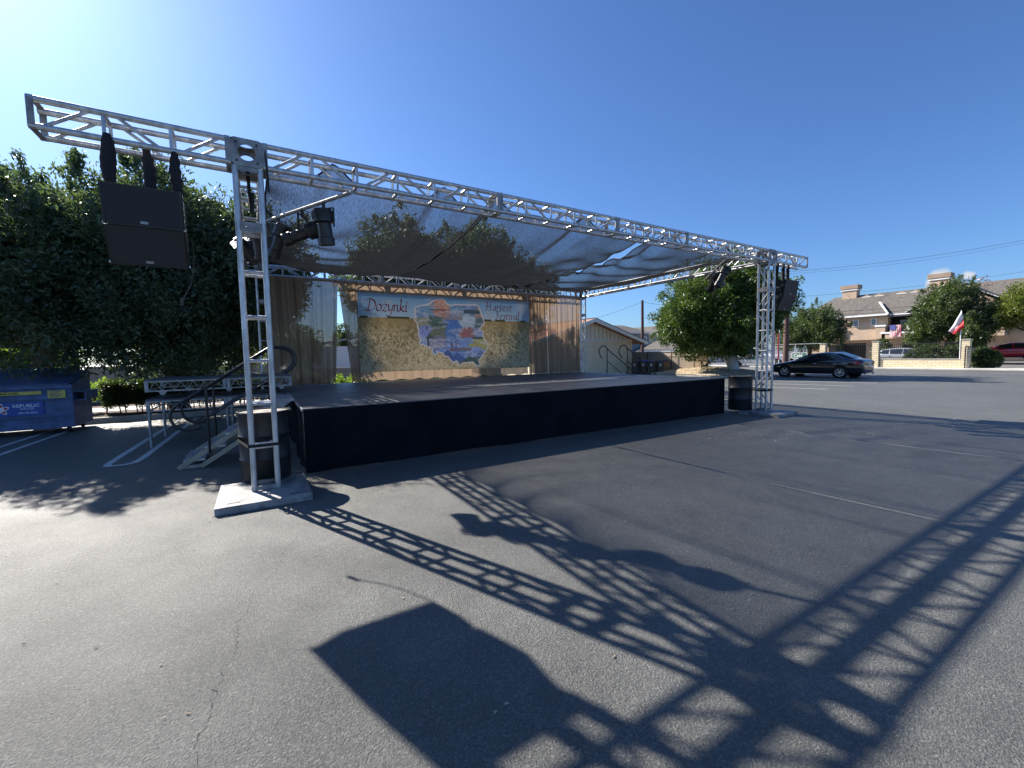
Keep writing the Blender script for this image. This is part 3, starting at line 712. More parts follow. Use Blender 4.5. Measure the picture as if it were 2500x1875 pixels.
# calligraphic lettering drawn with a broad pen
PEN = (math.cos(R(40)), math.sin(R(40)))
def arc(cx, cy, rx, ry, a0, a1, n=12):
    return [(cx+rx*math.cos(R(a0+(a1-a0)*i/n)), cy+ry*math.sin(R(a0+(a1-a0)*i/n))) for i in range(n+1)]
GL = {
 'D': (.86, [[(.02, .78), (.10, .92), (.24, .98)]+arc(.28, .5, .5, .48, 90, -78)+[(.2, .0), (.02, .04)], [(.30, .94), (.27, .5), (.22, .03), (.14, .03)]]),
 'o': (.50, [arc(.24, .25, .2, .25, 60, 420, 20)]),
 'z': (.46, [[(.06, .40), (.12, .48), (.40, .47), (.06, .03), (.12, .05), (.34, .0), (.42, .07)], [(.22, .68), (.27, .64)]]),
 'y': (.50, [[(.02, .42), (.09, .48), (.11, .2), (.2, .03), (.38, .18)], [(.46, .48), (.42, .2), (.32, -.22), (.12, -.36), (-.06, -.30)]]),
 'n': (.52, [[(.0, .42), (.09, .48), (.07, .02)], [(.07, .3), (.24, .46), (.36, .44), (.36, .1), (.42, .01), (.50, .06)]]),
 'k': (.50, [[(.02, .92), (.12, 1.0), (.06, .02)], [(.08, .24), (.24, .46), (.36, .42), (.26, .28), (.10, .25), (.3, .08), (.46, .02)]]),
 'i': (.24, [[(.0, .42), (.09, .48), (.07, .08), (.12, .01), (.22, .07)], [(.11, .72), (.16, .67)]]),
 'H': (.92, [[(.0, .80), (.1, .95), (.26, .97), (.22, .5), (.16, .03), (.04, .05)], [(.80, .98), (.72, .9), (.66, .4), (.68, .06), (.80, .04)], [(.12, .50), (.75, .54)]]),
 'a': (.50, [[(.40, .46), (.28, .49), (.1, .36), (.04, .16), (.12, .02), (.26, .1), (.40, .44), (.36, .1), (.42, .01), (.50, .07)]]),
 'r': (.38, [[(.0, .42), (.09, .48), (.07, .02)], [(.07, .3), (.22, .48), (.36, .43)]]),
 'v': (.44, [[(.0, .42), (.08, .48), (.14, .2), (.18, .02), (.34, .24), (.38, .48), (.30, .47)]]),
 'e': (.42, [[(.06, .24), (.26, .32), (.34, .42), (.24, .50), (.1, .40), (.04, .18), (.14, .02), (.34, .1)]]),
 's': (.36, [[(.34, .44), (.2, .49), (.08, .40), (.24, .24), (.26, .08), (.12, .0), (.0, .07)]]),
 't': (.34, [[(.14, .64), (.09, .1), (.14, .01), (.28, .08)], [(.0, .46), (.30, .48)]]),
 'F': (.56, [[(.02, .84), (.12, .97), (.4, .95), (.70, 1.02)], [(.26, .97), (.23, .5), (.17, .02), (.02, .03)], [(.22, .50), (.50, .54)]]),
 'l': (.26, [[(.0, .92), (.10, 1.0), (.07, .1), (.12, .01), (.24, .08)]]),
}
def smooth_path(pts, n=5):
    if len(pts) < 3: return pts
    out = []
    for i in range(len(pts)-1):
        p0 = pts[max(i-1, 0)]; p1 = pts[i]; p2 = pts[i+1]; p3 = pts[min(i+2, len(pts)-1)]
        for k_ in range(n):
            t = k_/n
            out.append(tuple(.5*((2*p1[j])+(-p0[j]+p2[j])*t+(2*p0[j]-5*p1[j]+4*p2[j]-p3[j])*t*t+(-p0[j]+3*p1[j]-3*p2[j]+p3[j])*t**3) for j in (0, 1)))
    out.append(pts[-1]); return out
def script(s, x, z, size, name, tracking=1.0):
    mb = MB(); lay = 0; XH = 1.16
    for ch in s:
        if ch == ' ': x += size*.3; continue
        w_, strokes = GL[ch]
        for stp in strokes:
            P_ = smooth_path(stp) if len(stp) < 12 else stp
            dy = -.006-.0006*(lay % 6); lay += 1
            hw = size*.058; nxv, nzv = PEN[0]*hw, PEN[1]*hw
            sc2 = 1 if ch in 'DHFlk' else XH
            pts = [(x+(a+b*.12)*size, z+b*size*sc2) for a, b in P_]
            for (a, b) in zip(pts[:-1], pts[1:]):
                ya = ybn(*a)+dy; yb_ = ybn(*b)+dy
                mb.add([(a[0]-nxv, ya, a[1]-nzv), (b[0]-nxv, yb_, b[1]-nzv), (b[0]+nxv, yb_, b[1]+nzv), (a[0]+nxv, ya, a[1]+nzv)], [(0, 1, 2, 3)])
                # a thin core so that hairlines stay visible
                d = math.dist(a, b) or 1; h_ = size*.022; ox, oz = -(b[1]-a[1])/d*h_, (b[0]-a[0])/d*h_
                mb.add([(a[0]-ox, ya-.0003, a[1]-oz), (b[0]-ox, yb_-.0003, b[1]-oz), (b[0]+ox, yb_-.0003, b[1]+oz), (a[0]+ox, ya-.0003, a[1]+oz)], [(0, 1, 2, 3)])
        x += w_*size*tracking
    mb.build(name, M['red'], banner, fix=False)
script('Dozynki', 2.84, 2.97, .35, 'lettering', .98)
script('Harvest', 6.70, 3.12, .275, 'lettering', 1.12)
script('Festival', 7.08, 2.83, .275, 'lettering', 1.12)
for i in range(9):
    x = BX0+.05+i*(BX1-BX0-.1)/8
    MB().tube([(x, ybn(x, BZ1-.05)-.006, BZ1-.05), (x+.01, BY+.03, BZ1+.14), (x+.02, CY-.06, HT+.02)], .005, 5).build('tie_cord', M['white'], banner)
MB().tube([(BX0-.03, BY, BZ1), (BX1+.03, BY, BZ1)], .012, 6).build('top_hem', M['greywall'], banner)

# ------------------------------------------------------------------ shade netting
def canopy(x0, x1, label, seed, peak=.0, yb=6.78, gapL=0., gapR=0., foldL=0., foldR=0., y0=.33):
    n, rows = 90, 70; vs = []; fs = []; r_ = random.Random(seed); ph = [r_.uniform(0, 6.3) for _ in range(8)]
    for j in range(rows+1):
        t = j/rows; y = y0+(yb-y0)*t
        for i in range(n+1):
            s_ = i/n
            gl = gapL*(math.exp(-((t-.14)/.09)**2)+.16*(t < .8))
            gr = gapR*(math.exp(-((t-.14)/.09)**2)+.16*(t < .8))
            xa = x0+gl; xb = x1-gr; x = xa+(xb-xa)*s_
            # front rises to its tie points, then sags to a low flat belly and climbs to the back truss
            front = 3.95+.20*max(0, 1-abs(((s_*2+peak) % 1)-.5)*7); back = 4.13
            lean = max(0, min(1, (x-7)/4))
            bottom = 3.64+.22*lean+ (.14 if x < 1.2 else 0)*(1.2-x)/.8
            a = math.exp(-t*5.5); b = math.exp(-((1-t)*6.5)); z = bottom+(front-bottom)*a+(back-bottom)*b
            z -= .13*math.sin(math.pi*s_)*math.sin(math.pi*t)**.7
            if x > 9.6: z += (.16*((x-9.6)/1.3)**2)*(1-b)*(1-a)
            if x < 1.0: z += (.22*((1.0-x)/.6)**2)*(1-b)*(1-a)
            # tension folds
            z += .018*math.sin(9*s_+26*t*(.4+s_)+ph[1])*(.4+t*(1-t)*2)+.006*math.sin(31*s_+11*t+ph[2])
            if foldL: z += foldL*math.exp(-s_*2.6)*math.sin((t*46+s_*9)+1.6*math.sin(t*11+ph[3]))*math.sin(math.pi*t)**.5
            if foldR: z += foldR*math.exp(-(1-s_)*4)*math.sin(t*60-s_*7+ph[4])*math.sin(math.pi*t)**.5
            vs.append((x, y, z))
    for j in range(rows):
        for i in range(n): k_ = j*(n+1)+i; fs.append((k_, k_+1, k_+n+2, k_+n+1))
    o = MB().add(vs, fs).build('shade_net', M['shade'], None, True, fix=False)
    tag(o, label, 'shade netting', 'shade nets stretched over the stage')
    for i in (0, n):
        pts = [vs[j*(n+1)+i] for j in range(0, rows+1, 2)]; pts = [(a, b, c-.004) for a, b, c in pts]
        MB().tube(pts, .013, 5).build('hem', M['seam'], o)
    pts = [vs[i] for i in range(0, n+1, 2)]; MB().tube(pts, .012, 5).build('hem', M['seam'], o)
    pts = [vs[rows*(n+1)+i] for i in range(0, n+1, 2)]; MB().tube(pts, .012, 5).build('hem', M['seam'], o)
    return o
canopy(.36, 3.41, 'leftmost black shade net above the stage lights', 1, foldL=.04)
canopy(3.43, 7.18, 'middle black shade net between the black seam and the open slit', 2, .45, foldR=.03, gapR=.05, gapL=.018)
canopy(7.20, 11.12, 'rightmost black shade net with gathered folds beside the open slit', 3, .25, yb=7.22, foldL=.075, gapL=.06)

# ------------------------------------------------------------------ speakers
def speaker_box(label, cx, cy, ztop, tilt, w_=.62, h_=.40, d_=.5, yaw_=0):
    """ztop = top front edge height; leans so that the front looks down"""
    t = thing('loudspeaker', label, 'speaker', (cx, cy, ztop), group='black line array speakers')
    mt = T((cx, cy, ztop)) @ Matrix.Rotation(yaw_, 4, 'Z') @ Matrix.Rotation(tilt, 4, 'X')
    mb = MB(); hb = h_*.72
    for s_ in (0, ): pass
    v = [(-w_/2, 0, 0), (w_/2, 0, 0), (w_/2, 0, -h_), (-w_/2, 0, -h_), (-w_/2+.02, d_, -.04), (w_/2-.02, d_, -.04), (w_/2-.02, d_, -h_+.10), (-w_/2+.02, d_, -h_+.10)]
    mb.add(v, [(0, 1, 2, 3), (7, 6, 5, 4), (0, 4, 5, 1), (1, 5, 6, 2), (2, 6, 7, 3), (3, 7, 4, 0)])
    mb.xf(mt).build('cabinet', M['black_plastic'], t, bevel=.008)
    MB().box(-w_/2+.012, w_/2-.012, -.010, -.002, -h_+.012, -.012).xf(mt).build('grille', M['grille'], t)
    MB().box(-.03, .03, -.014, -.010, -h_+.03, -h_+.055).xf(mt).build('badge', M['alu_dull'], t)
    fr_ = MB()
    for (a, b_, c_, e_) in ((-w_/2, w_/2, -.012, 0), (-w_/2, w_/2, -h_, -h_+.012), (-w_/2, -w_/2+.012, -h_+.0125, -.0125), (w_/2-.012, w_/2, -h_+.0125, -.0125)): fr_.box(a, b_, -.013, -.0005, c_, e_)
    fr_.xf(mt).build('front_frame', M['black_metal'], t)
    for sx in (-1, 1):
        MB().box(sx*(w_/2+.006)-.006, sx*(w_/2+.006)+.006, .03, .08, -h_+.01, -.01).xf(mt).build('rigging_rail', M['black_metal'], t)
        MB().lathe([(0, -.006), (.012, -.006), (.012, .006), (0, .006)], (sx*(w_/2+.014), .05, -h_+.012), 'x', 8).xf(mt).build('pin', M['chrome'], t)
    return t
def array(cx, cy, zt, where, yaw_=0):
    a1, a2 = R(9), R(22); h = .385
    speaker_box('upper black loudspeaker hanging under the '+where, cx, cy, zt, a1, yaw_=yaw_, h_=h)
    dy = h*math.sin(a1); dz = h*math.cos(a1)
    speaker_box('lower black loudspeaker hanging under the '+where, cx-math.sin(yaw_)*dy, cy+math.cos(yaw_)*dy, zt-dz-.004, a2, yaw_=yaw_, h_=h)
array(-.77, -.12, 3.36, 'left end of the front truss')
array(11.86, -.12, 3.38, 'right end of the front truss')
def bag(x, y, z0, z1, rw, label):
    mb = MB(); n = 14; prof = []
    pts = []; rr = []
    for i in range(n+1):
        t = i/n; pts.append((x+.006*math.sin(t*5+x*9), y+.012*math.sin(t*4), z0+(z1-z0)*t)); rr.append(rw*(.42+.72*math.sin(math.pi*min(1, .12+t*.85))**.7)*(1+.10*math.sin(i*2.3+x*7)+.06*math.sin(i*4.1)))
    mb.tube(pts, rr, 12)
    mb.xf(Matrix.Identity(4))
    o = mb.build('chain_bag', M['strap'], None, True); tag(o, label, 'bag', 'black chain sleeves above the speakers')
    return o
bag(-1.02, .0, 3.40, 3.86, .055, 'leftmost fat black sleeve hanging over the near chord above the left speakers')
bag(-.74, .16, 3.38, 3.84, .05, 'middle black sleeve above the left speakers')
bag(-.50, .04, 3.36, 3.84, .045, 'black sleeve above the right edge of the left speakers')
for (x, lb) in ((11.55, 'left black sleeve above the right speakers'), (11.85, 'middle black sleeve above the right speakers'), (12.08, 'right black sleeve above the right speakers')):
    bag(x, .1, 3.4, 3.84, .04, lb)
mb = MB()
for i in range(10):
    z = 3.80-i*.034; c = (-.70, .29, z); a = 0 if i % 2 else 1
    pts = [(c[0]+(.009*math.cos(t) if a else 0), c[1]+(0 if a else .009*math.cos(t)), z+.022*math.sin(t)) for t in [6.283*k/10 for k in range(11)]]
    mb.tube(pts, .003, 5)
tag(mb.build('chain', M['iron'], None, True), 'short steel chain hanging from the left truss end between the sleeves', 'chain')
def cable(pts, r_, label, name='cable', m='black_metal', group=None):
    o = MB().tube(smooth3(pts), r_, 6).build(name, M[m], None, True); return tag(o, label, 'cable', group)
def smooth3(pts, n=6):
    out = []
    for i in range(len(pts)-1):
        p0 = pts[max(i-1, 0)]; p1 = pts[i]; p2 = pts[i+1]; p3 = pts[min(i+2, len(pts)-1)]
        for k_ in range(n):
            t = k_/n
            out.append(tuple(.5*((2*p1[j])+(-p0[j]+p2[j])*t+(2*p0[j]-5*p1[j]+4*p2[j]-p3[j])*t*t+(-p0[j]+3*p1[j]-3*p2[j]+p3[j])*t**3) for j in range(3)))
    out.append(pts[-1]); return out
o = cable([(-.44, .35, 3.0), (-.43, .36, 2.75), (-.47, .36, 2.5), (-.55, .34, 2.32)], .006, 'thin cable with a plug dangling below the left speakers')
MB().tube([(-.55, .34, 2.33), (-.56, .34, 2.25)], .016, 8).build('plug', M['black_plastic'], o)
cable([(.33, .01, 4.05), (.335, .0, 3.9), (.345, .0, 3.75), (.35, .01, 3.55)], .010, 'black strap hanging from the truss right of the corner block', 'hanging_strap', 'strap')
cable([(.15, .29, 3.84), (.155, .28, 3.6), (.17, .27, 3.36), (.19, .28, 3.6)], .02, 'black strap hanging inside the front left tower top', 'hanging_strap', 'strap')

# ------------------------------------------------------------------ stage lights on pipes
def stage_light(p, aim, ln, rad, label, kindn='spot'):
    ln *= 1.08; rad *= 1.05
    t = thing('stage_light', label, 'stage light', p, group='black stage lights hung from the pipes')
    p = Vector(p); aim = Vector(aim).normalized()
    c = p-Vector((0, 0, .30))
    q = aim.to_track_quat('Z', 'Y').to_matrix().to_4x4(); F_ = T(c) @ q
    h = ln/2
    if kindn == 'spot':
        pr = [(0, -h), (rad*1.1, -h), (rad*1.25, -h+.05), (rad*1.25, -h*.3), (rad*.85, -h*.2), (rad*.85, h*.55), (rad*1.0, h*.6), (rad*1.0, h), (rad*.85, h), (rad*.8, h*.9), (0, h*.88)]
    else:
        pr = [(0, -h), (rad*.6, -h), (rad*.95, -h*.6), (rad, -h*.2), (rad, h*.7), (rad*1.12, h*.72), (rad*1.12, h), (rad*.95, h), (rad*.9, h*.8), (0, h*.78)]
    MB().lathe(pr, n=20).xf(F_).build('housing', M['black_metal'], t, True)
    fins = MB()
    for k in range(5): fins.lathe([(rad*1.26, -h*.85+k*.02), (rad*1.36, -h*.85+k*.02), (rad*1.36, -h*.85+k*.02+.008), (rad*1.26, -h*.85+k*.02+.008)], n=16)
    fins.xf(F_).build('cooling_fins', M['black_metal'], t)
    side = aim.cross(Vector((0, 0, 1))).normalized()*(rad*1.38)
    yk = MB(); yk.bar(c+side, p+side-Vector((0, 0, .06)), .03, .006, up=side); yk.bar(c-side, p-side-Vector((0, 0, .06)), .03, .006, up=side)
    yk.bar(p+side-Vector((0, 0, .06)), p-side-Vector((0, 0, .06)), .03, .006); yk.build('yoke', M['black_metal'], t)
    MB().tube([p-Vector((0, 0, .07)), p+Vector((0, 0, .03))], .022, 8).build('clamp', M['black_metal'], t)
    return t
def light_bar(a, b, n, label, ls, seed):
    a = Vector(a); b = Vector(b)
    o = MB().tube([a, b], .024, 12).build('pipe', M['alu_dull'], None, True); tag(o, label, 'pipe', 'light pipes across the front corners')
    r_ = random.Random(seed)
    for i, (s_, aim, ln, rad, kd, lb) in enumerate(ls):
        p = a.lerp(b, s_); stage_light(tuple(p-Vector((0, 0, .03))), aim, ln, rad, lb, kd)
        q = a.lerp(b, min(1, s_+.16))
        cable([p-Vector((0, 0, .25)), p-Vector((.05, 0, .42)), (p+q)/2-Vector((0, 0, .12+.1*r_.random())), q-Vector((0, 0, .03))], .006,
              'looping black cable of the '+lb.replace('stage light', 'light').replace(' on the left pipe', '').replace(' on the right pipe', ''), 'lamp_cable', group='cables looping between stage lights')
light_bar((1.26, -.02, 3.70), (.02, 2.1, 3.62), 4, 'silver pipe with lights across the front left roof corner',
    [(.22, (.1, .1, -1), .42, .10, 'spot', 'rightmost big stage light hanging upright on the left pipe'),
     (.40, (-.85, .5, -.32), .50, .085, 'spot', 'long stage light lying sideways second from the right on the left pipe'),
     (.62, (-.35, .35, -.95), .46, .085, 'spot', 'long stage light third from the right on the left pipe'),
     (.80, (.1, .3, -1), .34, .10, 'par', 'round stage light by the front left tower'),
     (.95, (.5, .3, -.7), .4, .09, 'par', 'silver edged stage light seen through the front left tower')], 3)
light_bar((9.55, .25, 3.72), (11.05, 1.75, 3.66), 3, 'pipe with lights across the front right roof corner',
    [(.10, (-.35, .3, -1), .46, .09, 'spot', 'long stage light hanging lowest on the right pipe'),
     (.30, (.3, -.1, -.75), .34, .11, 'par', 'round stage light right of the long one on the right pipe'),
     (.52, (.2, .6, -.7), .38, .09, 'par', 'stage light behind the round one on the right pipe')], 5)

# ------------------------------------------------------------------ left platforms and stairs
def platform(z, ztop, legs, label, y=4.47, depth=1.5):
    t = thing('platform', label, 'platform', (-1.68, y, 0), group='spare stage platforms left of the stage')
    x0, x1 = -1.69, .74; MB().box(x0, x1, y, y+depth, ztop-.03, ztop).build('deck', M['deck'], t)
    fr = MB(); H_ = .20; zt = ztop-.032
    xm = (x0+x1)/2+.05
    def face(xa, xb, yy, ydir=True):
        for zz in (zt-.012, zt-H_+.012): fr.bar((xa, yy, zz), (xb, yy, zz), .024, .024)
        n = 6; st_ = (xb-xa-.12)/n
        for i in range(n):
            m_ = xa+.06+i*st_
            fr.bar((m_, yy, zt-H_+.02), (m_+st_/2, yy, zt-.02), .008, .008); fr.bar((m_+st_/2, yy, zt-.02), (m_+st_, yy, zt-H_+.02), .008, .008)
        for xx in (xa+.03, xb-.03): fr.box(xx-.028, xx+.028, yy-.018, yy+.018, zt-H_-.002, zt+.001)
    for yy in (y+.02, y+depth-.02): face(x0, xm-.004, yy); face(xm+.004, x1, yy)
    for xx in (x0+.02, xm, x1-.02):
        fr.bar((xx, y+.04, zt-.012), (xx, y+depth-.04, zt-.012), .03, .02); fr.bar((xx, y+.04, zt-H_+.012), (xx, y+depth-.04, zt-H_+.012), .03, .02)
    fr.build('frame', M['alu_dull'], t)
    for (lx, ly) in legs:
        MB().tube([(lx, ly, 0), (lx, ly, zt-.02)], .025, 10).build('leg', M['alu_dull'], t, True)
    return t
platform(0, .915, [(-1.655, 4.51), (-.44, 4.51), (.70, 4.51), (-1.655, 5.93), (-.52, 5.93), (.70, 5.93), (-.36, 4.51)], 'lower grey framed platform standing on round legs')
pt = platform(0, 1.29, [], 'upper grey framed platform stacked on casters on the lower one')
for (cx_, cy_) in ((-1.45, 4.65), (-1.15, 5.6), (.55, 4.65), (.5, 5.6), (-.4, 4.8)):
    m_ = MB(); m_.add([(cx_-.07, cy_-.03, 1.06), (cx_+.07, cy_-.03, 1.06), (cx_+.02, cy_-.03, .985), (cx_-.03, cy_-.03, .985), (cx_-.07, cy_+.03, 1.06), (cx_+.07, cy_+.03, 1.06), (cx_+.02, cy_+.03, .985), (cx_-.03, cy_+.03, .985)],
        [(0, 1, 2, 3), (7, 6, 5, 4), (0, 4, 5, 1), (1, 5, 6, 2), (2, 6, 7, 3), (3, 7, 4, 0)])
    c_ = m_.build('caster', M['galv'], pt)
    MB().lathe([(0, -.02), (.045, -.02), (.05, 0), (.045, .02), (0, .02)], (cx_, cy_, .967), 'y', 14).build('wheel', M['black_plastic'], c_, True)

s = thing('stairs', 'folding aluminium stairs rising to the left edge of the stage', 'stairs', (-.95, 2.15, 0), group='stairs on both ends of the stage')
for yy in (2.15, 3.05):
    for (x0, z0, x1, z1) in ((-.96, .02, .44, .93), (-.68, .02, .56, .82)):
        MB().bar((x0, yy, z0), (x1, yy, z1), .03, .065).build('stringer', M['wood'], s)
for i in range(5):
    t_ = (i+.6)/5; x = -.96+1.35*t_; z = .02+.90*t_
    m_ = MB(); m_.box(x-.10, x+.17, 2.17, 3.03, z-.022, z)
    for k in range(7): m_.box(x-.095+k*.038, x-.08+k*.038, 2.18, 3.02, z, z+.006)
    m_.build('tread', M['alu'], s)
MB().bar((-.92, 2.17, .03), (-.64, 2.17, .03), .03, .05).build('foot_bar', M['alu_dull'], s)
MB().bar((-.92, 3.03, .03), (-.64, 3.03, .03), .03, .05).build('foot_bar', M['alu_dull'], s)
m_ = MB(); m_.box(.30, .62, 2.12, 3.08, .93, .97); m_.add([(.3, 2.13, .93), (.58, 2.13, .93), (.42, 2.13, .80), (.3, 3.07, .93), (.58, 3.07, .93), (.42, 3.07, .80)], [(0, 1, 2), (5, 4, 3), (0, 3, 4, 1), (1, 4, 5, 2), (2, 5, 3, 0)])
m_.build('landing_plate', M['alu_dull'], s)
for yy, dx, lb in ((2.14, 0, 'near'), (3.06, .02, 'far')):
    top = [(.495, 1.40), (.60, 1.46), (.67, 1.56), (.67, 1.69), (.60, 1.78), (.49, 1.82), (.38, 1.825), (.28, 1.79), (-.07, 1.555), (-.5, 1.26), (-.8, 1.055), (-.93, .96), (-1.0, .86), (-1.0, .76), (-.95, .66), (-.86, .60), (-.74, .59), (-.64, .63)]
    rail = smooth3([(x+dx, yy, z) for x, z in top], 4)
    h = MB().tube(rail, .021, 10).build('handrail', M['black_metal'], s, True)
    MB().tube([(-.62+dx, yy, .72), (-.55+dx, yy, .765), (.27+dx, yy, 1.28)], .016, 8).build('lower_rail', M['black_metal'], h, True)
    for (px, pz0, pz1) in ((-.56, .22, 1.21), (.28, .88, 1.79)):
        MB().tube([(px+dx, yy, pz0), (px+dx, yy, pz1)], .018, 8).build('post', M['black_metal'], h, True)
# stairs with looped rails on the far right of the stage
s = thing('stairs', 'stairs with two black looped handrails behind the right end of the stage', 'stairs', (10.6, 4.8, 0), group='stairs on both ends of the stage')
for i in range(5):
    x = 10.75+i*.28; z = .90-i*.17; MB().box(x, x+.3, 4.82, 5.74, z-.03, z).build('tread', M['alu_dull'], s)
for yy, dx in ((4.8, .03), (5.76, 0)):
    top = [(.0, 1.45), (-.11, 1.57), (-.15, 1.70), (-.08, 1.83), (.06, 1.89), (.18, 1.86), (.25, 1.79), (.8, 1.43), (1.45, 1.02), (1.62, .9), (1.70, .76)]
    h = MB().tube(smooth3([(10.88+x+dx, yy, z) for x, z in top], 4), .020, 8).build('handrail', M['black_metal'], s, True)
    MB().tube([(11.13+dx, yy, 1.34), (12.35+dx, yy, .52)], .016, 8).build('lower_rail', M['black_metal'], h, True)
    for px, a, b in ((11.13, .7, 1.79), (12.2, .05, 1.12)): MB().tube([(px+dx, yy, a), (px+dx, yy, b)], .018, 8).build('post', M['black_metal'], h, True)
    MB().bar((10.7, yy, .88), (12.2, yy, .02), .03, .1).build('stringer', M['alu_dull'], s)

# ------------------------------------------------------------------ dumpster
d = thing('dumpster', 'blue steel dumpster with white lettering at the left edge', 'dumpster', (-4.8, 9, 0))
X0, X1, Y0, Y1 = -6.1, -3.62, 8.0, 9.3
prof = [(Y0+.02, .13), (Y1, .13), (Y1, 1.45), (Y1-.05, 1.47), (Y0+.75, 1.28), (Y0-.02, 1.12), (Y0-.02, 1.05), (Y0+.03, .9)]
m_ = MB().prism(prof, 'x', X0, X1)
m_.build('body', M['dumpster'], d, bevel=.01)
for z in (.40, .80): MB().box(X0+.01, X1-.01, Y0-.006, Y0+.03, z-.012, z+.012).build('rib', M['dumpster_d'], d)
MB().box(X0-.02, X1+.02, Y0-.045, Y0-.01, 1.06, 1.13).build('front_lip', M['dumpster'], d)
MB().prism([(Y0-.06, 1.135), (Y0+.76, 1.30), (Y1+.02, 1.49), (Y1+.02, 1.52), (Y0+.74, 1.335), (Y0-.06, 1.16)], 'x', X0+.03, X1-.02).build('lid', M['dumpster_d'], d, bevel=.006)
pk = MB(); x = X1
for (a, b, c_, e_) in ((.74, .76, 0, .2), (.94, .96, 0, .2)): pk.box(x+.002, x+e_, Y0+.12, Y1-.3, a, b)
pk.box(x+.18, x+.2, Y0+.12, Y1-.3, .762, .938); pk.build('fork_pocket', M['dumpster'], d)
for cx_ in (X0+.2, X1-.15):
    for cy_ in (Y0+.2, Y1-.2): MB().lathe([(0, -.03), (.06, -.03), (.065, 0), (.06, .03), (0, .03)], (cx_, cy_, .066), 'x', 14).build('caster', M['black_plastic'], d, True)
yf = Y0-.0075
MB().box(-5.2, -4.1, yf, Y0+.02, .47, .775).build('company_decal', M['decalblue'], d)
text('decal_lettering', 'REPUBLIC', .098, M['white'], FACE_Y(-4.585, yf-.004, .655), d, .001, True, sx=1.0)
text('decal_lettering', 'SERVICES', .055, M['white'], FACE_Y(-4.47, yf-.004, .60), d, .001, False)
text('decal_lettering', '800-700-8610', .052, M['white'], FACE_Y(-4.5, yf-.004, .51), d, .001, True)
stp = MB()
for i in range(5):
    a = R(90+72*i); cx_, cz_ = -4.76, .625
    for rr, yy in ((.135, yf-.003),):
        p = [(cx_+rr*math.cos(a+q)*f_, yy, cz_+rr*math.sin(a+q)*f_) for q, f_ in ((0, 1.05), (R(22), .75), (R(36), .42), (0, .0), (R(-36), .42), (R(-22), .75))]
        stp.add(p, [(0, 1, 2, 3), (0, 3, 4, 5)])
stp.build('star_emblem', M['white'], d, fix=False)
st2 = MB()
for i in range(5):
    a = R(90+72*i)
    p = [(-4.76+.11*math.cos(a+q)*f_, yf-.006, .625+.11*math.sin(a+q)*f_) for q, f_ in ((0, 1.05), (R(20), .72), (R(20), .5), (R(-20), .5), (R(-20), .72))]
    st2.add(p, [(0, 1, 2, 3, 4)])
st2.build('star_emblem', M['red'], d, fix=False)
MB().box(-5.55, -4.12, yf, Y0+.02, .93, 1.005).build('warning_strip', M['yellow'], d)
text('strip_lettering', 'DO NOT FILL ABOVE LOADING LEVEL', .072, M['dark'], FACE_Y(-5.53, yf-.004, .945), d, .001, True, sx=.86)
MB().box(-4.02, -3.73, yf, Y0+.02, .83, 1.04).build('warning_sticker', M['yellow'], d)
tx = MB()
for r_i in range(6): tx.box(-3.99, -3.77-.04*(r_i % 3), yf-.003, yf-.001, .995-r_i*.028, 1.008-r_i*.028)
tx.build('sticker_print', M['dumpster_d'], d)

# ------------------------------------------------------------------ foliage
def leaves(centers, normals, n_per, spread, size, seed, droop=0.):
    g = np.random.RandomState(seed); K = len(centers); n = K*n_per
    c = np.repeat(centers, n_per, 0); nr = np.repeat(normals, n_per, 0)
    off = g.normal(0, 1, (n, 3)); off /= np.linalg.norm(off, axis=1)[:, None]; off *= (g.rand(n, 1)**.5)*spread
    pos = c+off
    d = nr*.7+g.normal(0, .6, (n, 3)); d[:, 2] -= droop; d /= np.linalg.norm(d, axis=1)[:, None]+1e-9
    s_ = np.cross(d, g.normal(0, 1, (n, 3))); s_ /= np.linalg.norm(s_, axis=1)[:, None]+1e-9
    sz = size*(.45+1.15*g.rand(n, 1)**1.3); a = d*sz; b = s_*sz*.42
    up_ = np.cross(d, s_)*sz*.12
    v = np.stack([pos-a*.5, pos+b*.5+up_, pos+a*.6, pos-b*.5+up_], 1).reshape(-1, 3)
    f_ = np.arange(n*4).reshape(-1, 4)
    tone = np.clip(np.repeat(g.rand(K)**1.5, n_per)*.7+g.rand(n)*.4, 0, 1)
    return v, f_, tone
def leaf_obj(name, parts_, m, parent=None):
    V_ = []; F_ = []; T_ = []; o = 0
    for v, f_, t in parts_: V_.append(v); F_.append(f_+o); T_.append(np.repeat(t, 4)); o += len(v)
    me = bpy.data.meshes.new(name); np_mesh(me, np.concatenate(V_), np.concatenate(F_))
    at = me.attributes.new('rnd', 'FLOAT', 'POINT'); at.data.foreach_set('value', np.concatenate(T_).astype(np.float32))
    me.materials.append(m); ob = bpy.data.objects.new(name, me); COL.objects.link(ob)
    if parent is not None: attach(ob, parent, True)
    return ob
def blob_clumps(cx, cy, cz, rx, ry, rz, n, seed, shell=.35, lump=.18, zmin=-1.):
    g = np.random.RandomState(seed); d = g.normal(0, 1, (n*2, 3)); d /= np.linalg.norm(d, axis=1)[:, None]
    d = d[d[:, 2] > zmin][:n]
    a = np.arctan2(d[:, 1], d[:, 0]); e_ = np.arcsin(d[:, 2])
    lm = 1+lump*(np.sin(a*3+seed)*np.cos(e_*4+seed*.7)+.6*np.sin(a*7+seed*2.1+e_*5)+.4*np.sin(a*13+e_*11+seed))
    r_ = (1-shell*g.rand(len(d))**1.6)*lm
    p = d*r_[:, None]*np.array([rx, ry, rz])+np.array([cx, cy, cz]); nr = d/np.array([rx, ry, rz]); nr /= np.linalg.norm(nr, axis=1)[:, None]
    return p, nr
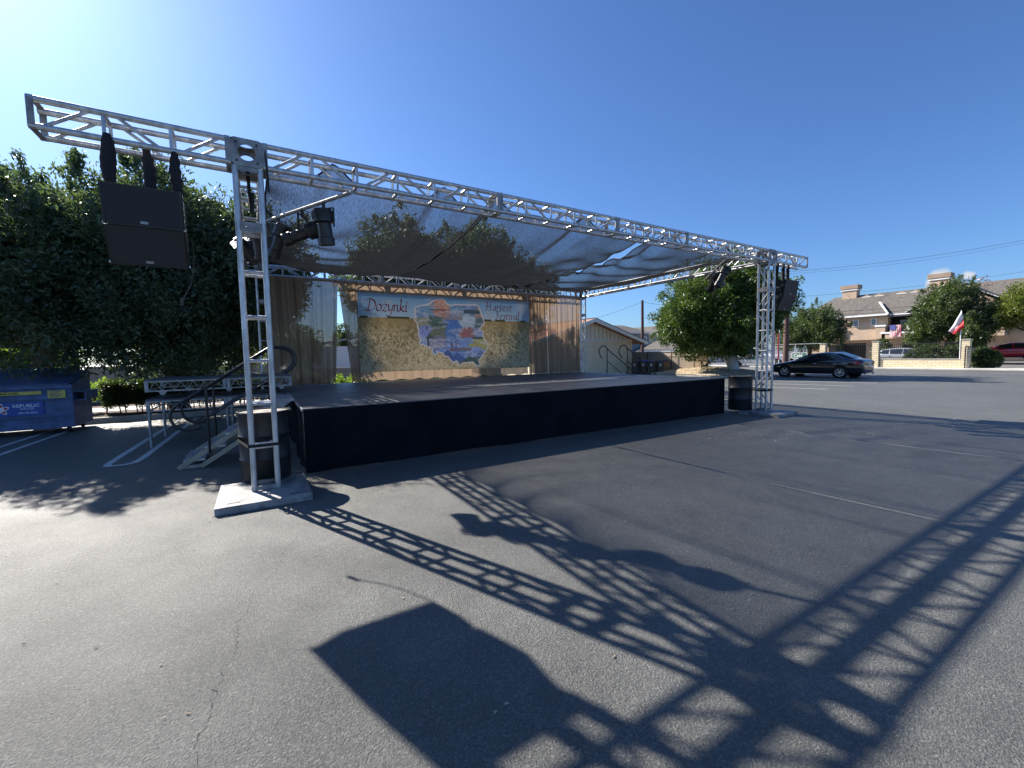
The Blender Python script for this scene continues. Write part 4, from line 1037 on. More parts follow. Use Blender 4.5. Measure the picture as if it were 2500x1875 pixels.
def tree(label, base, blobs, m, n_per, spread, size, seed, trunk_r=.2, trunk_h=None, trunkm='bark', cat='tree', group=None, name='broadleaf_tree', limbs=6, spikes=0, droop=0., fork=False):
    t = thing(name, label, cat, base, group=group); bx, by, bz = base
    parts_ = []; allp = []
    for i, (cx, cy, cz, rx, ry, rz, n) in enumerate(blobs):
        p, nr = blob_clumps(cx, cy, cz, rx, ry, rz, n, seed+i); allp.append(p)
        parts_.append(leaves(p, nr, n_per, spread, size, seed*3+i, droop))
        g = np.random.RandomState(seed+50+i)
        # inner fill
        q = g.normal(0, 1, (max(8, n//3), 3)); q /= np.linalg.norm(q, axis=1)[:, None]; q2 = q*(g.rand(len(q), 1)**.5)*.72*np.array([rx, ry, rz])+np.array([cx, cy, cz])
        parts_.append(leaves(q2, q, n_per//2, spread*1.6, size*1.9, seed*5+i))
        if spikes:
            k_ = g.choice(len(p), min(spikes, len(p)), replace=False)
            for q_ in k_:
                if nr[q_][2] < -.1: continue
                dd_ = nr[q_]+np.array([0, 0, .8]); dd_ /= np.linalg.norm(dd_); L_ = g.uniform(.25, .75)*spread*2.2
                cc = np.array([p[q_]+dd_*L_*s_ for s_ in np.linspace(.2, 1, 6)])
                parts_.append(leaves(cc, np.repeat(dd_[None], 6, 0), max(6, n_per//3), spread*.33, size*.9, seed*7+int(q_)))
    leaf_obj('crown', parts_, m, t)
    mb = MB(); hh = trunk_h or (blobs[0][2]-bz); r_ = random.Random(seed)
    top = Vector((blobs[0][0], blobs[0][1], bz+hh)); b_ = Vector(base)
    if fork:
        for dx in (-.22, .0, .24):
            mb.tube([b_+Vector((dx*.6, dx*.3, -.1)), b_+Vector((dx*.9, dx*.5, hh*.3)), b_+Vector((dx*2.6, dx*1.2, hh*.8))], [trunk_r*1.15, trunk_r*.85, trunk_r*.6], 10)
    mb.tube([b_-Vector((0, 0, .1)), b_+Vector((0, 0, .12)), b_.lerp(top, .35)+Vector((r_.uniform(-.08, .08), 0, 0)), b_.lerp(top, .7), top], [trunk_r*1.6, trunk_r*1.15, trunk_r, trunk_r*.8, trunk_r*.45], 12)
    mb.build('trunk', M[trunkm], t, True)
    lb = MB(); A = np.concatenate(allp)
    for i in range(limbs):
        q = Vector(A[r_.randrange(len(A))].tolist()); s0 = b_.lerp(top, r_.uniform(.5, .95)); md = s0.lerp(q, .5)+Vector((0, 0, .12*(q-s0).length))
        lb.tube([s0, md, s0.lerp(q, .93)], [trunk_r*.42, trunk_r*.26, .015], 7)
    lb.build('branches', M['bark'], t, True)
    return t
GT = 'dense ficus trees behind the stage'
tree('big dark ficus behind the dumpster and left speakers', (-5.6, 11.3, .1), [(-3.9, 9.2, 3.75, 1.85, 1.9, 2.3, 340), (-5.9, 10.0, 3.7, 1.8, 1.7, 1.5, 230), (-8.6, 11.6, 3.3, 1.9, 1.6, 1.5, 160)], M['ficus'], 125, .42, .105, 11, .22, 3, group=GT, limbs=10, spikes=60)
tree('big dark ficus between the left speakers and the front left tower', (-2.1, 11.3, .1), [(-2.0, 9.1, 4.25, 2.3, 2.0, 2.35, 420), (-1.4, 9.9, 2.9, 2.1, 1.8, 1.75, 220), (.2, 9.6, 4.3, 1.5, 1.6, 1.9, 220)], M['ficus'], 125, .42, .105, 12, .24, 3, group=GT, limbs=12, spikes=60)
tree('tall ficus rising behind the stage, seen through the left half of the netting', (5.6, 13.8, .1), [(6.2, 14.2, 5.7, 2.1, 2.0, 2.3, 300), (4.6, 14.1, 4.9, 1.2, 1.3, 1.3, 90)], M['ficus'], 90, .42, .125, 13, .2, 5, group=GT, limbs=8, spikes=50)
tree('tall ficus rising behind the stage, seen through the middle of the netting', (10.2, 13.8, .1), [(10.2, 14.3, 5.9, 2.4, 2.1, 2.4, 330), (13.3, 14.6, 5.0, 1.8, 1.8, 1.9, 170)], M['ficus'], 90, .42, .125, 14, .2, 5, group=GT, limbs=8, spikes=50)

# hedge rows, shrubs
def hedge(label, x0, x1, y0, y1, z0, z1, m, n, seed, name='hedge', stems=0, size=.06, rnd_top=0.):
    g = np.random.RandomState(seed); P_ = []; Nn = []
    for _ in range(n):
        f_ = g.randint(0, 10); x = g.uniform(x0, x1); y = g.uniform(y0, y1); z = g.uniform(z0, z1)
        if f_ < 4: z = z1+g.normal(0, .02); nr = (0, 0, 1)
        elif f_ < 8: y = y0+g.normal(0, .03); nr = (0, -1, 0)
        elif f_ == 8: x = x0 if g.rand() < .5 else x1; nr = (-1 if x == x0 else 1, 0, 0)
        else: nr = (0, 0, 1)
        P_.append((x, y, z)); Nn.append(nr)
    P_ = np.array(P_, float); Nn = np.array(Nn, float)
    t = thing(name, label, 'hedge' if name == 'hedge' else 'shrub', ((x0+x1)/2, (y0+y1)/2, 0.1))
    leaf_obj('foliage', [leaves(P_, Nn, 60, .16, size, seed)], m, t)
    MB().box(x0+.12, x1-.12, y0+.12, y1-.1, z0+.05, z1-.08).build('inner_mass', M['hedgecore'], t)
    if stems:
        r_ = random.Random(seed)
        for i in range(stems):
            mb = MB()
            x = x0+(x1-x0)*(i+.5)/stems+r_.uniform(-.1, .1); y = (y0+y1)/2+r_.uniform(-.15, .15)
            mb.tube([(x, y, .08), (x+r_.uniform(-.05, .05), y, z0+.2)], .018, 6)
            mb.build('stem', M['bark'], t)
    return t
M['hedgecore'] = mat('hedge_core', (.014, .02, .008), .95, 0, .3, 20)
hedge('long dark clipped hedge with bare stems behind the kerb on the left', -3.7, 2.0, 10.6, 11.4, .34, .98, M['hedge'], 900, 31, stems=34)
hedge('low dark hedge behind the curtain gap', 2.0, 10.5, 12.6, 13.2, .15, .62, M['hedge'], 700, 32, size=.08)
hedge('pale green sunlit hedge above the dumpster', -13, -6.4, 17.6, 18.9, .9, 2.05, M['limeleaf'], 500, 33, size=.14)
def bush(label, c, r3, m, n, n_per, size, seed, spread=.18, name='shrub'):
    t = thing(name, label, 'shrub', (c[0], c[1], c[2]-r3[2])); p, nr = blob_clumps(*c, *r3, n, seed, .5, .15)
    leaf_obj('foliage', [leaves(p, nr, n_per, spread, size, seed)], m, t)
    MB().tube([(c[0], c[1], c[2]-r3[2]-.1), (c[0], c[1], c[2])], .04, 7).build('stem', M['bark'], t); return t
bush('small lime green shrub beside the right end of the dumpster', (-4.15, 11.7, .82), (.42, .3, .25), M['limeleaf'], 30, 40, .09, 41)
bush('sunlit lime shrub low in the curtain gap', (2.9, 11.2, .62), (.5, .4, .32), M['limeleaf'], 30, 30, .11, 42)
def spiky(label, c, n, h, seed):
    r_ = random.Random(seed); mb = MB()
    for i in range(n):
        a = r_.uniform(0, 6.28); q = r_.uniform(.25, .8); L_ = h*r_.uniform(.7, 1.1); w_ = .035
        d_ = Vector((math.cos(a)*q, math.sin(a)*q, 1)).normalized(); b_ = Vector(c); s_ = Vector((-math.sin(a), math.cos(a), 0))*w_
        m1 = b_+d_*L_*.6; tip = b_+d_*L_+Vector((math.cos(a), math.sin(a), -.5))*L_*.18
        mb.add([b_-s_*.5, b_+s_*.5, m1+s_, m1-s_, tip], [(0, 1, 2, 3), (3, 2, 4)])
    me_ = mb.build('agave_plant', M['limeleaf'], None, fix=False); at = me_.data.attributes.new('rnd', 'FLOAT', 'POINT')
    tag(me_, label, 'plant'); return me_
spiky('spiky light green plant at the foot of the curtain gap', (2.62, 9.6, .12), 26, .95, 5)
# background seen through the curtains
bl = kind(MB().box(-30, 1, 17, 17.2, 0, 1.42).build('x', M['greyblock']), 'structure'); bl.name = 'block_wall'; del bl['kind']; tag(bl, 'long low grey block wall behind the hedge on the left', 'wall')
bl = MB().box(1.02, 13, 17.0, 17.2, 0, 1.15).build('block_wall', M['greyblock']); tag(bl, 'long grey block wall behind the stage curtains', 'wall')
cp = MB().box(-30, 1, 16.97, 17.23, 1.42, 1.47); cp.build('coping', M['concrete'], [o for o in bpy.data.objects if o.get('label', '').startswith('long low grey block')][0])
h = thing('house', 'white house with a low roof far behind the curtain gap', 'house', (5.6, 37, 0))
MB().box(2.2, 9.2, 37, 43, 0, 2.75).build('wall', M['white'], h)
MB().prism([(1.8, 2.2), (9.6, 3.8), (9.6, 3.95), (1.8, 2.35)], 'y', 36.5, 43.5).build('roof', M['concrete'], h)
tk = MB().lathe([(0, 5.2), (.3, 5.15), (.85, 4.6), (.9, 3.9), (.9, 2.9), (0, 2.9)], (10.0, 58, 0), 'z', 20).build('water_tank', M['pinkish'], None, True); tag(tk, 'pale pink tank rising over the white house roof', 'tank')
GC = 'distant dark trees behind the curtains'
for i, (x, y, h_, lb) in enumerate(((8.3, 44, 5.6, 'slim dark tree left of the pink tank'), (12.3, 52, 6.2, 'slim dark tree right of the pink tank'), (-1, 30, 4.6, 'round dark tree far behind the left curtain'), (3.4, 33, 4.4, 'dark tree far behind the left curtain edge'))):
    tree(lb, (x, y, 0), [(x, y, h_*.55, .95+.3*(i > 1), .95, h_*.42, 60)], M['oak'], 60, .35, .2, 60+i, .12, 1.5, group=GC, limbs=3)
tree('pale green tree far left above the dumpster', (-15.5, 27, 0), [(-15, 26, 3.9, 4.2, 3, 3.0, 240), (-10.5, 27, 3.6, 2.6, 2, 2.2, 130)], M['oliveleaf'], 50, .5, .2, 71, .2, 3, limbs=8)
tree('pale grey-green tree behind the left ficus trees', (-4, 26, 0), [(-4, 26, 2.8, 3.4, 2, 1.6, 140), (1.5, 27, 2.8, 2.6, 2, 1.6, 110)], M['oak'], 50, .45, .18, 72, .2, 2, limbs=6)

# ------------------------------------------------------------------ cream gabled building
b = thing('gabled_building', 'low cream stucco building with a gabled end right of the stage curtains', 'building', (19, 18, 0))
gx0, gx1, gy, px_, pz_ = 15.6, 25.5, 18.0, 21.0, 4.12
MB().box(gx0+.6, gx1, gy, gy+16, 0, 2.62).build('wall', M['cream'], b)
rk = (pz_-2.42)/(26.5-px_)
gz = lambda x: pz_-abs(x-px_)*rk
gb = MB().prism([(gx0+.6, 2.62), (gx1, 2.62), (gx1, gz(gx1)-.12), (px_, pz_-.14), (gx0+.6, gz(gx0+.6)-.12)], 'y', gy-.02, gy+15.98).build('gable_boards', M['creamboard'], b)
bt = MB()
for i in range(24):
    x = gx0+.8+i*.4
    if x < gx1-.1: bt.box(x-.012, x+.012, gy-.045, gy-.021, 2.66, gz(x)-.2)
bt.build('groove_shade_strips', M['peach_d'], gb)  # darker brown paints shadow grooves along the boards
MB().box(gx0+.5, gx1+.03, gy-.06, gy-.022, 2.56, 2.66).build('trim_board', M['white'], b)
MB().prism([(px_, pz_), (26.5, 2.42), (26.5, 2.30), (px_, pz_-.13)], 'y', gy-.75, gy+16.5).build('roof', M['tile'], b)
MB().prism([(px_, pz_), (15.5, 2.42), (15.5, 2.30), (px_, pz_-.13)], 'y', gy-.75, gy+16.5).build('roof', M['tile'], b)
for sx in (1, -1):
    MB().prism([(px_, pz_+.02), (px_+sx*5.52, 2.44), (px_+sx*5.52, 2.20), (px_, pz_-.24)], 'y', gy-.79, gy-.753).build('fascia', M['white'], b)
MB().prism([(px_, pz_+.07), (26.55, 2.48), (26.55, 2.445), (px_, pz_+.025)], 'y', gy-.8, gy+16.5).build('roof_edge', M['iron'], b)
MB().tube(smooth3([(26.3, gy-.2, 2.36), (26.2, gy-.2, 2.1), (25.8, gy-.15, 1.9), (25.6, gy-.1, 1.75)]), .03, 6).build('downpipe', M['iron'], b)
MB().lathe([(0, -.12), (.07, -.12), (.09, 0), (0, 0)], (20.4, gy-.06, 2.5), 'y', 12).build('security_light', M['white'], b)
MB().box(gx0-30, gx0+.6, gy+1.6, gy+9, 0, .01).build('x', M['cream'], b) if False else None
# ------------------------------------------------------------------ far houses
def simple_house(label, x0, x1, y0, y1, zw, zr, wallm, wins, name='house', hip=1.5, ov=.5, roofm='shingle', gable=None):
    h = thing(name, label, 'house', ((x0+x1)/2, y0, 0))
    MB().box(x0, x1, y0, y1, 0, zw).build('wall', M[wallm], h)
    mb = MB(); a, b_, c, d_ = x0-ov, x1+ov, y0-ov, y1+ov; ym = (y0+y1)/2; xm = (x0+x1)/2
    if gable == 'front':
        mb.add([(a, c, zw), (b_, c, zw), (b_, d_, zw), (a, d_, zw), (xm, c, zr), (xm, d_, zr)], [(0, 1, 4), (1, 2, 5, 4), (3, 0, 4, 5), (2, 3, 5), (0, 3, 2, 1)])
    else:
        mb.add([(a, c, zw), (b_, c, zw), (b_, d_, zw), (a, d_, zw), (a+hip, ym, zr), (b_-hip, ym, zr)], [(0, 1, 5, 4), (1, 2, 5), (2, 3, 4, 5), (3, 0, 4), (0, 3, 2, 1)])
    mb.build('roof', M[roofm], h)
    MB().box(a-.02, b_+.02, c-.03, c-.005, zw-.16, zw+.03).build('fascia', M['white'], h)
    for (wx, wz, ww, wh_) in wins:
        f = MB().box(wx-ww/2-.14, wx+ww/2+.14, y0-.05, y0-.004, wz-wh_/2-.14, wz+wh_/2+.14).build('window', M['white'], h)
        MB().box(wx-ww/2, wx+ww/2, y0-.065, y0-.052, wz-wh_/2, wz+wh_/2).build('pane', M['glass2'], f)
        fr = MB().box(wx-.04, wx+.04, y0-.08, y0-.067, wz-wh_/2, wz+wh_/2); fr.box(wx-ww/2, wx+ww/2, y0-.08, y0-.067, wz-.03, wz+.03); fr.build('glazing_bar', M['white'], f)
    return h
simple_house('grey two storey house far behind the utility pole', 47.5, 58.6, 45, 55, 5.0, 6.6, 'greywall', [(57.3, 3.5, 1.0, 1.5), (57.3, 1.0, 1.0, 1.3), (51.5, 1.1, 1.3, 1.3)])
simple_house('cream two storey house with a dark gable far beside the round tree', 59.8, 70.5, 46, 56, 4.6, 6.6, 'cream', [(61.9, 3.3, 1.9, 1.6), (66, 3.3, 1.4, 1.4), (61.5, .9, 1.6, 1.2)], gable='front')
simple_house('low white and green roofed house peeking over the tan wall', 52.5, 63, 34, 42, 2.1, 3.6, 'white', [(54.9, 1.5, 1.0, .8), (56.4, 1.5, 1.0, .8)], gable='front')
# brown utility pole behind the wall
def upole(label, x, y, h, r0, r1, m='rust', cross=None):
    t = thing('utility_pole', label, 'utility pole', (x, y, 0)); MB().tube([(x, y, 0), (x+.03, y, h*.5), (x, y, h)], [r0, (r0+r1)/2, r1], 10).build('pole', M[m], t, True)
    if cross: MB().bar((x-cross*.6, y+cross, h-.35), (x+cross*.6, y-cross, h-.35), .1, .1).build('crossarm', M['rust'], t)
    return t
upole('slim brown utility pole rising behind the cream building', 31.6, 22.4, 6.55, .17, .12)
upole('reddish brown utility pole behind the black car', 40.6, 14.0, 4.95, .26, .18)
def wire(label, a, b, sag=.5, r_=.012):
    a = Vector(a); b = Vector(b); pts = [a.lerp(b, i/14)-Vector((0, 0, sag*4*(i/14)*(1-i/14))) for i in range(15)]
    return tag(MB().tube(pts, r_, 5).build('overhead_wire', M['iron'], None, True), label, 'wire', 'overhead wires')
wire('sagging wire from the slim pole down to the far left', (31.6, 22.4, 6.4), (22.5, 30.5, 3.7), .45, .012)
wire('short wire from the top of the slim pole into the round tree', (31.6, 22.4, 6.4), (37.5, 20.5, 6.2), .2, .012)
wire('topmost overhead wire across the blue sky on the right', (62, 27, 12.4), (94.5, 8.9, 16.6), .6, .018)
wire('second highest overhead wire just under the topmost one', (62, 27, 12.15), (94.5, 8.9, 16.2), .7, .012)
wire('overhead wire passing in front of the chimneys', (62, 28, 8.95), (94.3, 8.7, 12.1), .5, .015)
wire('upper wire crossing the grey shingle roof', (40.6, 14.0, 4.75), (60, 0, 6.3), .25, .014)
wire('middle wire crossing the grey shingle roof', (40.6, 14.0, 4.5), (60, 0, 6.0), .3, .012)
wire('lowest wire crossing the grey shingle roof', (40.6, 14.0, 4.25), (60, 0, 5.7), .35, .012)
# ------------------------------------------------------------------ tan wall with chain link fence in front
wl = MB().box(26.5, 26.7, 12.2, 23.5, 0, 1.62).build('boundary_wall', M['tanwall']); tag(wl, 'tan block boundary wall between the cream building and the round tree', 'wall')
MB().box(26.46, 26.74, 12.2, 23.5, 1.62, 1.67).build('coping', M['concrete'], wl)
cf = thing('chain_link_fence', 'rusty chain link fence in front of the tan wall', 'fence', (26.3, 17, 0))
for y in (13.0, 14.9, 17.15, 19.6): MB().tube([(26.3, y, 0), (26.3, y, 1.66)], .035, 8).build('post', M['rust'], cf, True)
MB().tube([(26.3, 12.9, 1.64), (26.3, 19.6, 1.64)], .02, 6).build('rail', M['galv'], cf, True)
mb = MB(); st_ = .11
for i in range(int(6.7/st_)+15):
    for sgn in (1, -1):
        y0_ = 12.9+(i-15 if sgn > 0 else i)*st_; a = [(26.3, y0_, .05), (26.3, y0_+sgn*1.57, 1.62)]
        (p, q) = a
        def clip(p, q, lo, hi):
            if p[1] > q[1]: p, q = q, p
            if q[1] < lo or p[1] > hi: return None
            f_ = lambda y: (26.3, y, p[2]+(q[2]-p[2])*(y-p[1])/(q[1]-p[1]))
            return (f_(lo) if p[1] < lo else p), (f_(hi) if q[1] > hi else q)
        c_ = clip(p, q, 12.9, 19.6)
        if c_: mb.bar(c_[0], c_[1], .006, .006)
mb.build('wire_mesh', M['galv'], cf, fix=False)
fg = MB()
# bins
def cart(label, x, y, lid, body, open_=False):
    t = thing('wheeled_bin', label, 'trash cart', (x, y, 0), group='wheeled bins by the tan wall')
    a = .30; c = .24
    MB().add([(x-c, y-c, .08), (x+c, y-c, .08), (x+c, y+c, .08), (x-c, y+c, .08), (x-a, y-a, .96), (x+a, y-a, .96), (x+a, y+a, .96), (x-a, y+a, .96)],
             [(0, 3, 2, 1), (4, 5, 6, 7), (0, 1, 5, 4), (1, 2, 6, 5), (2, 3, 7, 6), (3, 0, 4, 7)]).build('bin_body', M[body], t, bevel=.03)
    MB().add([(x-a-.03, y-a-.03, .965), (x+a+.05, y-a-.03, .965), (x+a+.05, y+a+.03, .965), (x-a-.03, y+a+.03, .965), (x-a*.7, y-a*.8, 1.03), (x+a, y-a*.8, 1.05), (x+a, y+a*.8, 1.05), (x-a*.7, y+a*.8, 1.03)],
             [(0, 3, 2, 1), (4, 5, 6, 7), (0, 1, 5, 4), (1, 2, 6, 5), (2, 3, 7, 6), (3, 0, 4, 7)]).build('lid', M[lid], t)
    for sy in (-1, 1): MB().lathe([(0, -.025), (.1, -.025), (.1, .025), (0, .025)], (x+.2, y+sy*.25, .1), 'y', 12).build('wheel', M['black_plastic'], t)
    MB().tube([(x+a+.06, y-.2, .93), (x+a+.06, y+.2, .93)], .015, 6).build('handle', M['black_plastic'], t)
    MB().box(x-a*.93-.02, x-a*.88-.004, y-.07, y+.07, .62, .80).build('symbol', M['white'], t)
    return t
cart('brown wheeled bin with a grey lid, leftmost by the tan wall', 24.9, 16.9, 'brownbin', 'brownbin')
cart('wheeled bin with a bright blue lid', 25.0, 16.15, 'bluelid', 'brownbin')
cart('brown wheeled bin right of the blue lidded one', 25.0, 15.4, 'brownbin', 'brownbin')
cart('black wheeled bin, rightmost by the tan wall', 25.1, 14.65, 'blackbin', 'brownbin')
# low clutter behind: small dark shrub by building corner
bush('dark shrub at the foot of the cream building\'s right corner', (28.6, 20.2, .8), (.9, .6, .7), M['hedge'], 40, 60, .14, 45, .25)
# ------------------------------------------------------------------ planting island with the round tree
n = 40; vs = []; fs = []
icx, icy, irx, iry = 26.7, 12.1, 3.3, 3.4
isl = MB().prism([(icx+irx*math.copysign(abs(math.cos(t))**.6, math.cos(t)), icy+iry*math.copysign(abs(math.sin(t))**.6, math.sin(t))) for t in [6.2832*k/40 for k in range(40)]], 'z', 0, .15)
kind(isl.build('island_kerb', M['concrete']), 'structure')
rings = 14
for j in range(rings+1):
    q = j/rings
    for k in range(n):
        t = 6.2832*k/n; f_ = (1-q)*.96
        x = icx+irx*f_*math.copysign(abs(math.cos(t))**.6, math.cos(t)); y = icy+iry*f_*math.copysign(abs(math.sin(t))**.6, math.sin(t))
        vs.append((x, y, .155+.38*math.sin(q*1.5708)+.03*math.sin(x*5)*math.cos(y*6)))
for j in range(rings):
    for k in range(n): fs.append((j*n+k, j*n+(k+1) % n, (j+1)*n+(k+1) % n, (j+1)*n+k))
kind(MB().add(vs, fs).build('wood_chip_mound', M['mulch'], None, True), 'structure')
ch = MB(); r_ = random.Random(9)
for i in range(3500):
    t = r_.uniform(0, 6.28); f_ = r_.random()**.5*.97
    x = icx+irx*f_*math.cos(t); y = icy+iry*f_*math.sin(t); z = .17+.38*math.sin((1-f_)*1.5708); a = r_.uniform(0, 6.28); s_ = r_.uniform(.02, .06)
    ch.quad((x-s_*math.cos(a), y-s_*math.sin(a), z), (x+s_*.4*math.sin(a), y-s_*.4*math.cos(a), z+.03), (x+s_*math.cos(a), y+s_*math.sin(a), z+.01), (x-s_*.4*math.sin(a), y+s_*.4*math.cos(a), z+.04))
kind(ch.build('wood_chips', M['mulch'], fix=False), 'stuff')
tree('round clipped ficus with a whitewashed trunk on the wood chip island', (26.9, 10.55, .5),
     [(25.9, 10.65, 4.3, 3.5, 3.5, 2.95, 900), (24.4, 11.5, 3.4, 2.4, 2.4, 1.9, 260), (25.7, 10.8, 2.3, 1.7, 1.9, .9, 130)], M['ficus_b'], 85, .42, .15, 21, .3, 2.4, 'whitebark', limbs=12, fork=True)
# ------------------------------------------------------------------ vehicles
def vehicle(label, cat, name, x, y, rz, prof, L_, W_, H_, m, wheels, wr, glass_pts, extra=None, z0=0, group=None, spokes=5, liner=True):
    """prof: stations (x, z_bottom, z_belt, z_roof, half width at belt, half width at roof)"""
    t = thing(name, label, cat, (0, 0, 0), 0, group)
    vs = []; fs = []; K = 13
    def ring(s_):
        xx, zb, zbelt, zr, wb, wr_ = s_
        zm = zb+(zbelt-zb)*.55
        half = [(wb*.80, zb), (wb*.95, zb+.07), (wb*1.0, zm), (wb*.985, zbelt-.05), (wb*.95, zbelt), (wr_+(wb*.95-wr_)*.10, zbelt+(zr-zbelt)*.9) if zr-zbelt > .05 else (wb*.80, zbelt+(zr-zbelt)*.7), (wr_*.75 if zr-zbelt > .05 else wb*.4, zr)]
        return [(xx, a, b_) for a, b_ in half]+[(xx, 0, zr+.012)]+[(xx, -a, b_) for a, b_ in reversed(half)]
    Rg = [ring(s_) for s_ in prof]; k = len(Rg[0])
    for r__ in Rg: vs += r__
    for i in range(len(Rg)-1):
        for j in range(k-1): fs.append((i*k+j, i*k+j+1, (i+1)*k+j+1, (i+1)*k+j))
        fs.append((i*k+k-1, i*k, (i+1)*k, (i+1)*k+k-1))
    fs += [tuple(range(k)), tuple(range((len(Rg)-1)*k, len(Rg)*k))]
    def S(xx):
        for a, b_ in zip(prof[:-1], prof[1:]):
            lo, hi = min(a[0], b_[0]), max(a[0], b_[0])
            if lo <= xx <= hi:
                q = (xx-a[0])/(b_[0]-a[0]); return [a[i]*(1-q)+b_[i]*q for i in range(6)]
    body = MB().add(vs, fs).build('body', m, t, True, world=False)
    b2 = body.modifiers.new('smooth', 'SUBSURF'); b2.levels = 1; b2.render_levels = 1
    def side(xx, tt, sgn, off=.022):
        _, zb, zbelt, zr, wb, wr_ = S(xx); y0_ = wb*.95; y1_ = wr_+(wb*.95-wr_)*.10
        return (xx, sgn*(y0_+(y1_-y0_)*tt+off*.55), zbelt+(zr-zbelt)*.9*tt)
    for sgn in (1, -1):
        for g_ in glass_pts:
            pts = [side(a, tt, sgn) for a, tt in g_]
            MB().add(pts, [tuple(range(len(pts)))]).build('window', M['glass'], t, world=False, fix=False)
    for wx in wheels:
        for sgn in (1, -1):
            wb = S(wx)[4]; yc = sgn*(wb-.11)
            if liner: MB().lathe([(0, 0), (wr+.055, 0), (wr+.055, .02), (0, .02)], (wx, sgn*(wb*1.0+.002)-(.02 if sgn > 0 else 0), wr), 'y', 28).build('wheel_arch', M['dark'], t, world=False)
            ty = MB().lathe([(wr*.66, -.11), (wr*.93, -.11), (wr, -.08), (wr, .08), (wr*.93, .11), (wr*.66, .11)], (wx, yc+sgn*.035, wr), 'y', 28)
            wo = ty.build('wheel', M['tyre'], t, True, world=False)
            yo = yc+sgn*.11+sgn*.02
            rm = MB().lathe([(wr*.66, yo), (wr*.66, yo+sgn*.02), (wr*.60, yo+sgn*.015), (wr*.58, yo-sgn*.06)], (wx, 0, wr), 'y', 28)
            for q in range(spokes*2):
                a = 6.2832*q/(spokes*2)+(.1 if q % 2 else -.1); rm.bar((wx+math.cos(a)*.03, yo, wr+math.sin(a)*.03), (wx+math.cos(a)*wr*.62, yo, wr+math.sin(a)*wr*.62), .022, .022, up=(0, 1, 0))
            rm.lathe([(0, yo+sgn*.02), (.05, yo+sgn*.02), (.055, yo-sgn*.02)], (wx, 0, wr), 'y', 12); rm.build('rim', M['rim'], wo, world=False)
            MB().lathe([(0, yo-sgn*.05), (wr*.6, yo-sgn*.05)], (wx, 0, wr), 'y', 20).build('brake_disc', M['dark'], wo, world=False)
    if extra: extra(t, S, side)
    t.location = (x, y, z0); t.rotation_euler = (0, 0, rz)
    return t
sed = [(2.42, .42, .55, .58, .55, .3), (2.38, .24, .62, .68, .74, .4), (2.15, .20, .72, .78, .86, .5), (1.5, .18, .84, .90, .90, .6), (1.05, .18, .90, .97, .91, .62), (.45, .18, .92, 1.24, .915, .62), (.0, .18, .93, 1.40, .92, .60), (-.5, .18, .94, 1.455, .92, .6),
       (-.95, .18, .96, 1.43, .92, .6), (-1.45, .19, .98, 1.27, .915, .6), (-1.9, .21, 1.0, 1.07, .90, .62), (-2.25, .24, .99, 1.04, .85, .6), (-2.38, .28, .92, .98, .78, .55), (-2.42, .42, .80, .84, .68, .4)]
def sed_x(t, S, side):
    for sgn in (1, -1):
        MB().add([(-1.93, sgn*.905, .90), (-2.2, sgn*.885, .93), (-2.37, sgn*.80, .90), (-2.40, sgn*.72, .82), (-2.3, sgn*.86, .79), (-2.1, sgn*.91, .80)], [(0, 1, 2, 3, 4, 5)]).build('tail_light', M['taillight'], t, world=False, fix=False)
        for hx in (-.05, -1.02): MB().tube([(hx, sgn*.925, .80), (hx-.1, sgn*.945, .80), (hx-.2, sgn*.925, .80)], .014, 6).build('door_handle', M['chrome'], t, world=False)
        MB().add([(.98, sgn*.9, .98), (1.1, sgn*1.08, .98), (.98, sgn*1.1, .97), (.92, sgn*.92, 1.08), (1.02, sgn*1.08, 1.12), (.95, sgn*1.1, 1.1)], [(0, 1, 4, 3), (1, 2, 5, 4), (3, 4, 5), (0, 2, 1)]).build('side_mirror', M['carblack'], t, world=False)
        MB().tube([side(.66, .05, sgn, .03), side(.25, .8, sgn, .03), side(-.2, 1.0, sgn, .03), side(-.9, 1.0, sgn, .03), side(-1.35, .8, sgn, .03), side(-1.55, .2, sgn, .03)], .010, 5).build('window_trim', M['chrome'], t, world=False)
        MB().box(-1.1, 1.15, sgn*.905-.012, sgn*.905+.012, .205, .225).build('sill_trim', M['chrome'], t, world=False)
        MB().add([(2.25, sgn*.72, .70), (1.95, sgn*.895, .76), (2.05, sgn*.895, .66), (2.35, sgn*.72, .60)], [(0, 1, 2, 3)]).build('headlight', M['glass2'], t, world=False, fix=False)
        MB().tube([(-2.36, sgn*.5, .27), (-2.46, sgn*.5, .27)], .045, 10).build('exhaust', M['chrome'], t, world=False)
    MB().add([(-1.05, .52, 1.455), (-1.05, -.52, 1.455), (-1.86, -.60, 1.13), (-1.86, .60, 1.13)], [(0, 1, 2, 3)]).build('rear_window', M['glass'], t, world=False, fix=False)
    MB().add([(.20, .50, 1.375), (.20, -.50, 1.375), (.98, -.60, 1.04), (.98, .60, 1.04)], [(0, 1, 2, 3)]).build('windscreen', M['glass'], t, world=False, fix=False)
    MB().box(-2.445, -2.425, -.17, .17, .70, .81).build('number_plate', M['white'], t, world=False)
    MB().box(-2.43, -2.40, -.42, .42, .835, .865).build('boot_trim', M['chrome'], t, world=False)
vehicle('glossy black sedan parked on the lot right of the front right tower', 'car', 'parked_car', 28.45, 6.25, R(90), sed, 4.84, 1.86, 1.46, M['carblack'], (1.42, -1.42), .335,
        [[(.66, .12), (.28, .86), (-.22, .95), (-.35, .95), (-.35, .1)], [(-.42, .1), (-.42, .95), (-.95, .95), (-1.3, .82), (-1.5, .25), (-1.2, .1)]], sed_x)
